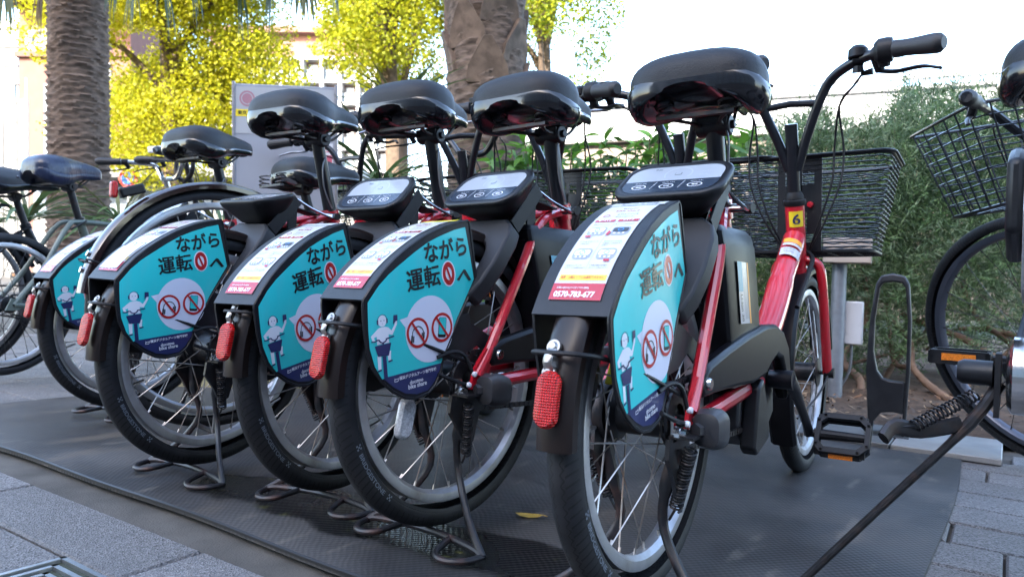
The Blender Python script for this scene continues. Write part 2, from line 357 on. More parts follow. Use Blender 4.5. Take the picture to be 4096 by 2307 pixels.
def saddle_rings(prof, lowf=lambda t: 0.):
    rings = []
    for x, hw, zt, zb in prof:
        ring = []
        for i in range(17):
            a = math.pi * i / 16; cs, sn = math.cos(a), math.sin(a)
            ring.append((x, hw * math.copysign(abs(cs) ** .8, cs), zb + (zt - zb) * sn ** .62))
        rings.append(ring)
    return rings
def make_saddle(bike, x0, z0, name='saddle', top=leather, base=saddle_base_m, L=.275, Wd=.112, H=.095, dx=0., spring=True, drop=.012):
    """saddle whose clamp sits at (x0,z0): tail behind, nose ahead"""
    k = L / .275
    # x, half width, top, split line, depth of the shell below the split
    st = [(-.152, .050, .070, .048, .020), (-.148, .074, .082, .050, .030), (-.138, .093, .093, .050, .040), (-.120, .106, .102, .046, .046), (-.095, .112, .108, .040, .046), (-.068, .110, .110, .036, .042), (-.043, .099, .109, .037, .036), (-.018, .080, .107, .042, .030), (.007, .061, .104, .048, .026), (.032, .048, .101, .053, .023), (.060, .040, .097, .056, .021), (.090, .033, .092, .057, .019), (.110, .026, .086, .057, .017), (.119, .018, .078, .057, .014), (.123, .008, .068, .058, .008)]
    q = H / .100
    pr = [(x0 + a * k + dx, b * Wd / .112, z0 + (c - .004) * q, z0 + (d - .004) * q, e * q) for a, b, c, d, e in st]
    m = MB(); rings = []
    for x, hw, zt, zs, dl in pr:
        ring = []
        for i in range(17):
            a = math.pi * i / 16; cs, sn = math.cos(a), math.sin(a); ring.append((x, hw * math.copysign(abs(cs) ** .72, cs), zs + (zt - zs) * sn ** .70 + .008 * (1 - abs(cs)) * 0))
        rings.append(ring)
    m.loft(rings, closed=False); cap = m.obj(name, top, bike, fix=True, smooth=70)
    m = MB(); rings = []
    for x, hw, zt, zs, dl in pr:
        half = [(1.0, .002), (1.035, -.10), (1.045, -.35), (1.02, -.65), (.95, -.90), (.84, -1.0), (.74, -.92), (.66, -.62), (.35, -.40), (0, -.34)]
        ring = [(x, f * hw, zs + g * dl) for f, g in half] + [(x, -f * hw, zs + g * dl) for f, g in half[-2::-1]]
        rings.append(ring)
    m.loft(rings, cap=True, closed=False)
    sb = m.obj('saddle_base', base, cap, fix=True, smooth=55)
    m = MB()
    if spring:
        for sy in (-1, 1): coil(m, (x0 - .098, sy * .052, z0 - .004), (x0 - .098, sy * .052, z0 + .030), .0135, 3, .0022)
    m.tube(smoothpts([(x0 - .10, .052, z0 - .006), (x0 - .04, .022, z0 - .006), (x0 + .03, .020, z0), (x0 + .085, .012, z0 + .045)], 4), .0035, n=6)
    m.tube(smoothpts([(x0 - .10, -.052, z0 - .006), (x0 - .04, -.022, z0 - .006), (x0 + .03, -.020, z0), (x0 + .085, -.012, z0 + .045)], 4), .0035, n=6)
    m.box((x0 - .10, 0, z0 - .006), (.012, .13, .006))
    m.obj('saddle_spring', steel_dark, cap)
    m = MB(); m.lathe([(0, -.030), (.017, -.030), (.019, -.025), (.019, .025), (.017, .030), (0, .030)], c=(x0, 0, z0 - .004), n=16)
    m.box((x0, 0, z0 + .002), (.040, .054, .014)); m.lathe([(0, -.036), (.008, -.036), (.008, -.028)], c=(x0, 0, z0 - .004), n=8); m.lathe([(.008, .028), (.008, .036), (0, .036)], c=(x0, 0, z0 - .004), n=8)
    m.obj('saddle_clamp', steel_dark, cap, bevel=.002)
    return cap
# ---------------------------------------------------------------- the red share bicycle (bike frame: X ahead, Y left, Z up, origin on the ground under the rear axle)
PW = .050; HUB = (0, 0, .273); HA = Vector((-.26, 0, .966)).normalized(); HP = Vector((.893, 0, .665))
TOPARC = smoothpts([(-.2425, 0, .4075), (-.226, 0, .431), (-.207, 0, .4535), (-.185, 0, .474), (-.157, 0, .4955), (-.126, 0, .5155), (-.089, 0, .5335), (-.061, 0, .5435), (-.030, 0, .552)], 5)
_al = [0.]
for i in range(1, len(TOPARC)): _al.append(_al[-1] + (TOPARC[i] - TOPARC[i - 1]).length)
def arcmap(u, s, eps=.0012):
    """u to the right as seen from behind (metres), s along the top of the cover from its rear end"""
    s = min(max(s, 0), _al[-1] - 1e-6); i = max(j for j in range(len(_al)) if _al[j] <= s); i = min(i, len(_al) - 2)
    t = (s - _al[i]) / (_al[i + 1] - _al[i]); p = TOPARC[i].lerp(TOPARC[i + 1], t); d = (TOPARC[i + 1] - TOPARC[i]).normalized(); n = Vector((-d.z, 0, d.x))
    q = p + n * (eps + .002); return (q.x, -u, q.z)
def pan(k): return lambda x, z: (x, -PW - .0016 - k * .0004, z)
SIDE = [(-.2425, .4075), (-.226, .431), (-.207, .4535), (-.185, .474), (-.157, .4955), (-.126, .5155), (-.089, .5335), (-.061, .5435), (-.030, .552), (-.0255, .548), (-.012, .500), (-.001, .456), (-.004, .448), (-.040, .384),
        (-.070, .325), (-.074, .299), (-.085, .278), (-.099, .266), (-.127, .2585), (-.150, .2610), (-.175, .2715), (-.197, .2865), (-.217, .307), (-.2295, .330), (-.237, .362), (-.2425, .398)]
def mm(P): return [(a / 1000, b / 1000) for a, b in P]
ART = {'body': [(-218.4, 361.8), (-211.4, 367.9), (-199.3, 370.4), (-192.8, 369.5), (-186.1, 364.8), (-180.7, 374.0), (-180.3, 379.6), (-176.3, 380.2), (-175.9, 375.0), (-183.8, 358.2), (-191.6, 359.1), (-190.8, 352.6), (-189.0, 346.7), (-212.6, 342.6), (-214.6, 355.0), (-219.7, 353.1), (-216.3, 347.3), (-221.2, 346.7), (-225.7, 354.9)],
       'legA': [(-211.0, 326.1), (-203.6, 327.3), (-201.5, 306.6), (-207.4, 305.2)], 'legB': [(-192.1, 332.4), (-184.6, 334.9), (-184.0, 320.5), (-188.9, 319.3)],
       'footA': [(-209.0, 304.0), (-201.5, 306.6), (-200.2, 304.3), (-207.5, 301.9)], 'footB': [(-188.9, 319.3), (-181.5, 321.0), (-180.3, 318.9), (-188.3, 316.4)],
       'phone': [(-184.4, 388.2), (-176.6, 388.9), (-175.6, 380.3), (-180.2, 378.9), (-183.8, 373.6)],
       'bar': [(-225.0, 347.9), (-216.9, 348.7), (-216.2, 350.3), (-209.6, 351.0), (-206.9, 348.2), (-202.6, 346.9), (-197.7, 349.9), (-197.0, 353.2), (-181.2, 357.5), (-180.2, 355.6), (-194.5, 351.6), (-196.2, 348.0), (-200.0, 345.8), (-200.3, 344.1), (-203.2, 343.8), (-203.7, 345.6), (-208.4, 346.7), (-210.8, 349.2), (-215.2, 348.2), (-215.6, 346.7), (-224.6, 346.1)],
       'basket': [(-217.4, 340.3), (-185.5, 346.7), (-188.8, 327.1), (-209.6, 325.5)], 'post': [(-200.9, 325.3), (-193.9, 326.2), (-187.8, 291.7), (-195.3, 291.6)],
       'padL': [(-216.8, 379.3), (-213.8, 380.0), (-213.2, 372.4), (-215.8, 372.9)], 'padR': [(-198.6, 383.0), (-195.5, 382.5), (-195.0, 376.3), (-197.5, 375.5)],
       'tail': [(-157.2, 368.4), (-170.8, 381.2), (-154.6, 386.2)], 'he': [(-49.9, 450.9), (-34.6, 469.4), (-30.3, 469.4), (-13.9, 453.3), (-20.2, 451.1), (-34.5, 463.6), (-43.5, 449.9)]}
def ringpoly(mb, fn, cx, cy, r0, r1, ry=1., n=28, mi=0, a0=0., a1=2 * math.pi, rot=0.):
    full = abs(a1 - a0 - 2 * math.pi) < 1e-6
    P = []
    for i in range(n + (0 if full else 1)):
        a = a0 + (a1 - a0) * i / n
        for r in (r0, r1):
            x, y = r * math.cos(a), r * math.sin(a) * ry
            P.append(fn(cx + x * math.cos(rot) - y * math.sin(rot), cy + x * math.sin(rot) + y * math.cos(rot)))
    k = len(P) // 2
    mb.add(P, [(2 * i, 2 * i + 1, 2 * ((i + 1) % k) + 1, 2 * ((i + 1) % k)) for i in range(n)], mi)
def band(mb, fn, a, b, w, mi=0):
    a, b = Vector(a), Vector(b); d = (b - a).normalized(); n = Vector((-d.y, d.x)) * w / 2
    mb.sheet([tuple(a + n), tuple(b + n), tuple(b - n), tuple(a - n)], fn, mi)

def cover_prints(cov):
    TEAL = [(-.235, .405), (-.216, .431), (-.1975, .4495), (-.177, .4655), (-.147, .488), (-.120, .506), (-.094, .519), (-.062, .5325), (-.036, .5405), (-.022, .500), (-.007, .455), (-.043, .388), (-.075, .3135), (-.187, .2945), (-.1985, .2915), (-.214, .310), (-.226, .337), (-.2305, .362), (-.234, .392)]
    p = MB(); p.sheet(TEAL, pan(1)); sheet = p.obj('teal_sheet', teal_print, cov, smooth=0)
    p = MB(); p.sheet([(-.075, .3135), (-.0765, .304), (-.0875, .284), (-.101, .2705), (-.125, .2655), (-.150, .2680), (-.173, .2775), (-.192, .2895), (-.1985, .2915), (-.187, .2945)], pan(1)); p.obj('navy_sheet', navy_print, cov, smooth=0)
    r = R_(13.5)
    p = MB(); f2, f3, f4, f5 = pan(2), pan(3), pan(4), pan(5)
    c, s = math.cos(r), math.sin(r)
    put_text(p, 'ながら', f3, -.1240, .4720, w=.0985, rot=r, bold=.022); put_text(p, 'ながら', pan(2.5), -.1234, .4716, w=.0985, rot=r, bold=.016)
    [put_text(p, '運転', pan(k_), -.1570 + dx_, .4235 + dy_, w=.0725, rot=r, bold=.008) for k_, dx_, dy_ in ((3, 0, 0), (2.6, .0007, .0003), (2.3, .0003, -.0005), (2.8, .0010, 0))]
    p.sheet(mm(ART['he']), f3); p.obj('lettering', black_print, cov, smooth=0)
    p = MB(); p.sheet([(x, y) for x, y in circ(0, 0, .0160, 32, .0215)], lambda a, b: f2(-.0697 + a * c - b * s, .4598 + a * s + b * c))
    ringpoly(p, f3, -.0697, .4598, .0075, .0135, ry=1.42, mi=1, rot=r); band(p, f4, (-.0755, .4690), (-.0640, .4500), .0042, 1)
    p.obj('zero_mark', [white_print, red_print], cov, smooth=0)
    p = MB(); p.sheet(circ(-.1045, .3685, .0535, 40), f2); p.sheet(mm(ART['tail']), f2); p.obj('speech_bubble', lilac_print, cov, smooth=0)
    for k, (cx, cy) in enumerate(((-.1315, .3620), (-.0785, .3715))):
        p = MB(); p.sheet(circ(cx, cy, .0246, 32), f3, 1); ringpoly(p, f4, cx, cy, .0195, .0240, n=32)
        p.sheet(circ(cx, cy, .0195, 28), f4, 2)
        if k == 0:
            ringpoly(p, f5, cx, cy - .002, .0112, .0128, n=14, mi=3, a0=R_(10), a1=R_(190))
            for sx in (-1, 1):
                p.sheet([(x, y) for x, y in rrect(cx + sx * .0125, cy - .0075 + sx * .003, .0034, .0125, .0015)], f5, 3)
                p.sheet([(x, y) for x, y in rrect(cx + sx * .0088, cy - .0075 + sx * .003, .0024, .0105, .001)], f5, 3)
        else:
            p.sheet(rrect(cx, cy, .0175, .0325, .0025), f5, 3); p.sheet(rrect(cx, cy + .002, .0158, .0270, .002), pan(6), 4)
        band(p, pan(7), (cx - .0150, cy + .0150), (cx + .0150, cy - .0150), .0040, 0)
        p.obj('warning_sign', [red_print, white_print, lilac_print, black_print, teal_print], cov, smooth=0)
    p = MB()
    for k in ('body', 'legA', 'legB'): p.sheet(mm(ART[k]), f2)
    p.sheet(circ(-.2057, .3786, .0082, 22, .0088), f2)
    for k in ('footA', 'footB', 'phone', 'padL', 'padR', 'basket'): p.sheet(mm(ART[k]), f3, 1)
    p.sheet(mm(ART['post']), f3, 1); p.sheet(mm(ART['bar']), f4, 1)
    for ex, ey in ((-.2085, .3787), (-.2025, .3796)): p.sheet(circ(ex, ey, .0009, 8), f3, 1)
    p.sheet(circ(-.2050, .3748, .0005, 6), f3, 1); ringpoly(p, f3, -.2057, .3790, .0088, .0096, n=12, mi=1, a0=R_(10), a1=R_(175), rot=R_(10))
    p.obj('rider_picture', [white_print, navy_print], cov, smooth=0)
    p = MB(); r2 = R_(9.5)
    put_text(p, '横浜デジタルアーツ専門学校', f2, -.1640, .2885, w=.0800, rot=r2, bold=.02)
    put_text(p, '×', f2, -.1268, .2865, w=.0022, rot=r2, bold=.02); put_text(p, 'docomo', f2, -.1415, .2812, w=.0285, rot=r2, bold=.02); put_text(p, 'bike share', f2, -.1440, .2735, w=.0395, rot=r2, bold=.02)
    for q in ((-.1735, .2870), (-.1735, .2925)): pass
    for a, b in (((-.1735, .2862), (-.1735, .2915)), ((-.1735, .2862), (-.1665, .2874)), ((-.1665, .2874), (-.1665, .2927)), ((-.1735, .2900), (-.1665, .2912))): band(p, f2, a, b, .0009)
    p.obj('small_lettering', white_print, cov, smooth=0)
    # instruction sheet on the curved top
    SW = .0345
    def rect(mb, u0, u1, s0, s1, mi, e=.0012, n=6):
        for i in range(n):
            a, b = lerp(s0, s1, i / n), lerp(s0, s1, (i + 1) / n); mb.add([arcmap(u0, a, e), arcmap(u1, a, e), arcmap(u1, b, e), arcmap(u0, b, e)], [(0, 1, 2, 3)], mi)
    p = MB(); rect(p, -SW, SW, .020, .2365, 0, .0008, 30); sh = p.obj('instruction_sheet', sheet_print, cov, smooth=60)
    p = MB(); f = lambda e: (lambda u, s_: arcmap(u, s_, e)); E2, E3 = .0013, .0018
    rect(p, -SW, SW, .020, .0440, 1, E2); rect(p, -SW + .004, SW - .002, .0485, .0575, 2, E2)
    rect(p, -.031, -.002, .1700, .1770, 1, E2, 2); rect(p, .002, .031, .1700, .1770, 1, E2, 2)
    put_text(p, 'お問い合わせ(ナビダイヤル/有料)', f(E3), -.028, .0352, w=.043, bold=.02, mi=0)
    put_text(p, '0570-783-677', f(E3), -.029, .0235, w=.054, h=.0085, bold=.03, mi=0)
    put_text(p, '東京・川崎エリアには返却できません', f(E3), -.0285, .0505, w=.058, h=.0052, bold=.01, mi=3)
    put_text(p, '登録済みのICカードを', f(E2), -.030, .0720, w=.022, mi=4); put_text(p, 'かざすことでも開錠できます', f(E2), -.030, .0680, w=.028, mi=4)
    put_text(p, '＊満車の場合は近隣の', f(E2), .002, .0720, w=.024, mi=4); put_text(p, 'ポートへご返却ください', f(E2), .003, .0680, w=.025, mi=4)
    for cu in (-.016, .017):
        for s0 in (.084, .134):
            q = [(cu + x, s0 + .011 + y) for x, y in rrect(0, 0, .025, .021, .006)]; p.sheet(q, f(E2), 5 if s0 > .1 else 6)
            q = [(cu + x, s0 + .0125 + y) for x, y in rrect(0, 0, .021, .010, .003)]; p.sheet(q, f(E3), 0 if not (s0 > .1 and cu > 0) else 4)
            ringpoly(p, f(.0022), cu, s0 + .0125, .0030, .0040, n=14, mi=7)
            for b in (-.006, 0, .006): p.sheet(circ(cu + b, s0 + .0045, .0016, 8), f(E3), 0)
    p.sheet([(-.027, .1290), (-.019, .1290), (-.019, .1330), (-.027, .1330)], f(.0024), 1); p.sheet([(.018, .0795), (.026, .0795), (.026, .0835), (.018, .0835)], f(.0024), 1); p.sheet([(.000, .134), (.004, .133), (.006, .140), (.002, .144)], f(.0024), 1)
    put_text(p, '❶開錠ボタンを押す', f(E2), -.028, .1610, w=.022, mi=4); put_text(p, '❶ポートで鍵を締める', f(E2), .003, .1610, w=.025, mi=4)
    put_text(p, 'アプリからQRコード', f(E2), -.030, .1190, w=.026, mi=4); put_text(p, 'で読み込む', f(E2), -.028, .1145, w=.013, mi=4)
    put_text(p, '返却ボタンの点滅', f(E2), .004, .1190, w=.024, mi=7); put_text(p, 'を確認して返却ボタン', f(E2), .004, .1145, w=.026, mi=4); put_text(p, 'を押す', f(E2), .004, .1100, w=.008, mi=4)
    put_text(p, '借りるとき', f(E3), -.026, .1712, w=.018, h=.0045, bold=.02, mi=0); put_text(p, '返すとき', f(E3), .009, .1712, w=.015, h=.0045, bold=.02, mi=0)
    put_text(p, 'まずはアプリを', f(E2), -.008, .1930, w=.030, bold=.02, mi=4); put_text(p, 'ダウンロード', f(E2), -.008, .1845, w=.026, bold=.02, mi=4); ringpoly(p, f(E2), -.022, .1905, .0038, .0050, n=16, mi=1); put_text(p, 'bike', f(E2), -.0245, .1892, w=.005, mi=1)
    put_text(p, 'docomo', f(E2), -.010, .2175, w=.022, bold=.02, mi=1); put_text(p, 'bike share', f(E2), -.016, .2065, w=.034, bold=.02, mi=1)
    rect(p, -.0002, .0002, .066, .168, 6, E2, 14)
    p.obj('instruction_print', [white_print, red_band, yellow_band, red_print, black_print, grey_print, grey_print, blue_print], cov, smooth=0)

def make_share_bike():
    root = empty('share_bicycle')
    def part(mb, name, m, steer=False, flag=None, **k):
        o = mb.obj(name, m, root, **k)
        if steer: o['steer'] = 1
        if flag: o[flag] = 1
        return o
    # frame
    m = MB()
    m.tube([(.414, 0, .285), (.318, 0, .606)], .0175, n=14); m.tube([(.326, 0, .58), (.317, 0, .610)], .0215, n=14)
    m.box((.300, 0, .598), (.034, .018, .022), Matrix.Rotation(R_(-16), 3, 'Y'))
    for sy in (-1, 1):
        m.tube(smoothpts([(-.004, sy * .068, .283), (.024, sy * .066, .318), (.047, sy * .064, .353), (.088, sy * .061, .418), (.132, sy * .058, .489), (.163, sy * .052, .535), (.205, sy * .040, .565), (.255, sy * .026, .583), (.305, sy * .016, .594)], 4), .0092, n=10)
        m.tube([(-.004, sy * .068, .270), (.10, sy * .064, .272), (.44, sy * .040, .283)], [.010, .012, .0135], n=10)
        m.prism([(-.020, .262), (.020, .262), (.034, .320), (.018, .330), (-.012, .295)], sy * .064, sy * .070)
    m.tube(smoothpts([(.897, 0, .585), (.848, 0, .540), (.78, 0, .485), (.70, 0, .405), (.60, 0, .335), (.48, 0, .295)], 4), [.0265] * 9 + [.029] * 8 + [.030] * 4, n=16)
    a = HP + HA * .004; b = HP - HA * .155; m.tube([tuple(b), tuple(a)], .0225, n=18)
    part(m, 'frame', red_paint)
    # seat post, clamp, lever
    sd_ = Vector((-.285, 0, .958)).normalized(); m = MB(); base = Vector((.318, 0, .606)); m.tube([tuple(base - sd_ * .08), tuple(base + sd_ * .148)], .0158, n=16); part(m, 'seat_post', paint_black, flag='seat')
    m = MB(); m.tube([(.300, .028, .596), (.284, -.062, .592)], .0075, n=12); m.tube([(.286, -.055, .592), (.283, -.068, .5915)], .0088, n=12, mi=1)
    m.tube(smoothpts([(.286, -.060, .588), (.262, -.060, .590), (.215, -.052, .604), (.175, -.046, .622)], 4), .0048, n=8, flat=.6); part(m, 'seat_clamp_lever', [chrome, matt_black])
    sad = make_saddle(root, .277, .752); sad['seat'] = 1
    m = MB(); m.tube(smoothpts([(.285, -.012, .745), (.262, -.030, .71), (.272, -.028, .66), (.305, -.022, .615)], 5), .0021, n=5); part(m, 'seat_cable', mat('cable_grey', (.16, .16, .17), rough=.4))
    # rear wheel, mudguard and lights
    w = wheel(root, 'rear_wheel', HUB, .253, letters=True, nsp=28, hubr=.030, hubw=.045)
    m = MB(); pts = arc(0, .273, .2625, R_(182), R_(38), 30); ring = []
    for i, (x, z) in enumerate(pts):
        an = R_(182) + (R_(38) - R_(182)) * i / 30; nx, nz = math.cos(an), math.sin(an); r = []
        for yy, dr in ((-.0235, -.017), (-.0235, -.005), (-.0185, .001), (-.008, .004), (.008, .004), (.0185, .001), (.0235, -.005), (.0235, -.017), (.0220, -.017), (.0220, -.006), (0, .001), (-.0220, -.006), (-.0220, -.017)): r.append((x + nx * dr, yy, z + nz * dr))
        ring.append(r)
    m.loft(ring); mud = part(m, 'mudguard', fender_grey, fix=True)
    # red tail reflector on the mudguard
    an = R_(169.5); cx, cz = .2755 * math.cos(an), .273 + .2755 * math.sin(an); tv = Vector((math.sin(an), 0, -math.cos(an))) * -1; nv = Vector((math.cos(an), 0, math.sin(an)))
    tv = Vector((-math.sin(an), 0, math.cos(an))); tv = tv if tv.z > 0 else -tv
    m = MB(); rings = []
    for sc, off in ((1.06, 0), (1.06, .004), (1.0, .0065), (.94, .0085), (.5, .0095)):
        rings.append([tuple(Vector((cx, 0, cz)) + tv * b * (1 - (1 - sc) * .6) + Vector((0, -1, 0)) * a * sc + nv * off) for a, b in rrect(0, 0, .0275, .062, .0135, 6)])
    m.loft(rings); part(m, 'tail_reflector', refl_red, fix=True, smooth=50)
    m = MB()
    for k, an2 in enumerate((R_(156.8), R_(163.2))):
        q = Vector((.2735 * math.cos(an2), .006, .273 + .2735 * math.sin(an2))); n2 = Vector((math.cos(an2), 0, math.sin(an2)))
        m.tube([tuple(q - n2 * .004), tuple(q + n2 * .001)], .0085, n=14); m.tube([tuple(q + n2 * .001), tuple(q + n2 * .004)], [.0058, .004], n=10)
    an2 = R_(160); q = Vector((.2735 * math.cos(an2), .006, .273 + .2735 * math.sin(an2))); t2 = Vector((-math.sin(an2), 0, math.cos(an2))); n2 = Vector((math.cos(an2), 0, math.sin(an2)))
    m.tube([tuple(q - t2 * .012 + n2 * .001), tuple(q - t2 * .005 + n2 * .007), tuple(q + t2 * .005 + n2 * .007), tuple(q + t2 * .012 + n2 * .001)], .0062, n=8, flat=.35)
    part(m, 'stay_clip', mat('nickel', (.30, .285, .27), rough=.35, metal=.9))
    m = MB(); P = [(.0, -.062, .300), (-.12, -.050, .342), (-.215, -.042, .367), (-.252, -.030, .3735), (-.262, 0, .3745), (-.252, .032, .3735), (-.215, .042, .367), (-.12, .050, .342), (0, .062, .300)]
    m.tube(smoothpts(P, 5), .0030, n=7); part(m, 'mudguard_stay', matt_black)
    # wheel cover with its printed panel
    m = MB(); m.prism(SIDE, -PW - .0014, -PW + .002); m.prism(SIDE, PW - .002, PW + .0014)
    rr = []
    for i, p in enumerate(TOPARC):
        d = (TOPARC[min(i + 1, len(TOPARC) - 1)] - TOPARC[max(i - 1, 0)]).normalized(); n = Vector((-d.z, 0, d.x)); rr.append([tuple(p + n * .0018 + Vector((0, s_ * (PW + .0016), 0))) for s_ in (-1, 1)] + [tuple(p - n * .003 + Vector((0, s_ * (PW + .0016), 0))) for s_ in (1, -1)])
    m.loft(rr)
    m.prism([(-.030, .553), (-.0255, .548), (-.012, .500), (-.016, .499), (-.034, .548)], -PW, PW)
    edge = [(a, -PW - .0006, b) for a, b in SIDE]; m.tube(edge, .0026, n=6, closed=True)
    cov = part(m, 'wheel_cover', black_plastic, flag='cover', fix=True, smooth=30)
    cover_prints(cov)
    m = MB(); m.prism([(-.070, .385), (-.035, .392), (-.010, .397), (-.003, .381), (.020, .371), (.057, .354), (.066, .347), (.063, .330), (.045, .323), (.030, .333), (.016, .341), (.004, .335), (-.021, .322), (-.069, .317)], -PW + .0024, -PW + .0054); part(m, 'cover_bracket', matt_black, flag='cover', bevel=.0008)
    # guard rods with white end caps
    m = MB()
    for P in ([(-.012, -.066, .288), (-.030, -.064, .318), (-.052, -.058, .326), (-.085, -.054, .318)], [(-.028, -.068, .271), (-.050, -.066, .277), (-.085, -.058, .291)]):
        m.tube(smoothpts(P, 4), .0034, n=7)
    for c in ((-.0115, -.069, .287), (-.027, -.071, .2705)): m.lathe([(0, -.005), (.004, -.004), (.0052, 0), (.004, .003)], c=c, n=10, mi=1)
    part(m, 'chain_guard_rod', [matt_black, white_print])
    m = MB(); m.lathe([(0, -.016), (.006, -.016), (.0065, -.008), (.009, -.008), (.009, 0)], c=(-.039, -.060, .260), n=10); m.box((-.035, -.056, .263), (.012, .004, .034)); part(m, 'chain_tensioner', chrome)
    # sprocket, brake drum, gear cap
    m = MB(); m.lathe([(.020, -.050), (.044, -.050), (.046, -.047), (.044, -.044), (.030, -.044)], c=HUB, n=36)
    for i in range(18):
        a = 2 * math.pi * i / 18; m.box((.047 * math.cos(a), -.047, .273 + .047 * math.sin(a)), (.006, .003, .006), Matrix.Rotation(-a, 3, 'Y'))
    part(m, 'rear_sprocket', steel_dark)
    m = MB(); m.lathe([(.02, .044), (.044, .046), (.047, .052), (.047, .060), (.040, .066), (.01, .067)], c=HUB, n=28); part(m, 'brake_drum', steel_dark)
    m = MB(); rings = []
    for xx, ry_, rz, zc in ((-.014, .010, .012, .262), (-.010, .018, .022, .262), (.004, .021, .0275, .262), (.026, .021, .0275, .260), (.042, .017, .023, .258), (.047, .009, .013, .257)): rings.append([(xx, -.091 + a * ry_ / .02, zc + b * rz / .025) for a, b in rrect(0, 0, .04, .05, .014, 4)])
    m.loft(rings); m.tube([(-.020, -.080, .262), (-.010, -.084, .262)], .010, n=6); m.lathe([(0, .0), (.0045, 0), (.0045, .004), (0, .004)], c=(.008, -.092, .2865), axis='Z', n=10, mi=1)
    part(m, 'gear_cap', [mat('gear_cap_grey', (.026, .026, .030), rough=.42, dirt=(.07, .065, .065), dscale=30, damt=.5), chrome], fix=True)
    # chain run, chain case, crank, motor, pedals
    m = MB()
    for z0, z1, sgn in ((.2245, .205, 0), (.3215, .345, 0)):
        for i in range(33):
            t = i / 33; x = .0 + .46 * t; z = lerp(z0, z1, t); m.box((x + .006, -.047 + (.0022 if i % 2 else -.0022), z), (.0125, .0016, .0085)); m.box((x + .006, -.047 - (.0022 if i % 2 else -.0022), z), (.0125, .0016, .0085)); m.tube([(x, -.051, z), (x, -.043, z)], .0030, n=6)
    part(m, 'chain', steel_dark, kind='stuff')
    m = MB(); case = [(.018, .312), (.030, .332), (.060, .345), (.140, .361), (.250, .379), (.360, .392), (.430, .392), (.490, .376), (.530, .346), (.545, .300), (.540, .262), (.520, .240), (.505, .262), (.500, .300), (.480, .325), (.440, .334), (.400, .322), (.360, .303), (.280, .296), (.150, .300), (.080, .300), (.030, .298)]
    m.prism(case, -.076, -.052); part(m, 'chain_case', gloss_black, bevel=.007)
    m = MB(); m.lathe([(.0, -.003), (.0075, -.003), (.009, .0), (.009, .004)], c=(.044, -.078, .318), n=12); part(m, 'case_screw', chrome)
    m = MB(); m.prism([(.335, .302), (.470, .312), (.530, .285), (.535, .215), (.470, .175), (.345, .178), (.300, .205), (.305, .270)], -.046, .046); part(m, 'motor_unit', mat('motor_grey', (.028, .028, .032), rough=.45, dirt=(.09, .08, .075), dscale=16, damt=.5), bevel=.006)
    m = MB(); m.prism([(.325, .285), (.352, .300), (.372, .262), (.398, .205), (.392, .186), (.318, .168), (.300, .182)], -.074, -.046); part(m, 'motor_cover', black_plastic, bevel=.005)
    bb = Vector((.485, 0, .285)); ce = Vector((.612, 0, .168))
    for sy, en in ((-1, ce), (1, bb * 2 - ce)):
        m = MB(); m.tube([(bb.x, sy * .050, bb.z), (bb.x, sy * .094, bb.z)], [.017, .019], n=18); P = [(bb.x, sy * .086, bb.z)] + [(lerp(bb.x, en.x, t) + .010 * math.sin(t * 3.1), sy * lerp(.088, .098, t), lerp(bb.z, en.z, t)) for t in (.15, .35, .6, .85, 1.0)]
        m.tube(P, [.017, .0155, .0125, .011, .011, .0125], n=10, flat=.75, up=(0, 1, 0)); m.tube([(en.x, sy * .090, en.z), (en.x, sy * .112, en.z)], .008, n=6); cr = part(m, 'crank', paint_black)
    for sy, en in ((-1, ce), (1, bb * 2 - ce)):
        m = MB(); y0, y1 = .112, .212; top = [(y0 + .012, -.044), (y1 - .016, -.044), (y1, -.026), (y1, .026), (y1 - .016, .044), (y0 + .012, .044), (y0, .030), (y0, -.030)]; inn = [(lerp(.162, a, .82), b * .74) for a, b in top]
        Mx = Matrix.Rotation(R_(-52 if sy < 0 else 20), 3, 'Y')
        def pf(a, b, z): q = Mx @ Vector((b, 0, z)); return (en.x + q.x, sy * a, en.z + q.z)
        for zt, zb in ((.013, .005), (-.005, -.013)):
            n = 8; v = [pf(a, b, zt) for a, b in top] + [pf(a, b, zt) for a, b in inn] + [pf(a, b, zb) for a, b in top] + [pf(a, b, zb) for a, b in inn]; f = []
            for i in range(n):
                j = (i + 1) % n; f += [(i, j, n + j, n + i), (2 * n + j, 2 * n + i, 3 * n + i, 3 * n + j), (j, i, 2 * n + i, 2 * n + j), (n + i, n + j, 3 * n + j, 3 * n + i)]
            m.add(v, f)
            for a, b in top: m.box(pf(lerp(.162, a, .92), b * .88, zt + .001 if zt > 0 else zb - .001), (.005, .005, .004))
        for a in (y0 + .006, y1 - .012):
            for b in (-.036, .036): m.box(pf(a, b, 0), (.010, .010, .016))
        m.box(pf(.162, -.0415, 0), (.006, .070, .014)); m.box(pf(.162, .0415, 0), (.006, .070, .014))
        m.tube([pf(y0 - .004, 0, 0), pf(y1 - .006, 0, 0)], [.011, .008], n=10)
        pd = part(m, 'pedal', matt_black, fix=True)
        for b in (-.0455, .0455):
            q = MB(); q.box(pf(.162, b, 0), (.0035, .044, .0095)); q.obj('pedal_reflector', amber, pd)
    # battery behind the seat tube
    m = MB(); rings = []
    for t, sc in ((0, .90), (.012, 1.), (.20, 1.01), (.240, 1.0), (.262, .95), (.272, .84)):
        q = Vector((.352, 0, .292)) + sd_ * t; rings.append([(q.x - .052 + a * sc, b * sc, q.z + a * .0) for a, b in rrect(0, 0, .185, .128, .013, 3)])
    m.loft(rings); bat = part(m, 'battery', gloss_black, fix=True, smooth=28)
    m = MB(); q = Vector((.352, 0, .292)) + sd_ * .236
    for dx in (-.002,): m.tube([(q.x - .145, -.05, q.z + .006), (q.x - .145, .05, q.z + .006)], .002, n=5)
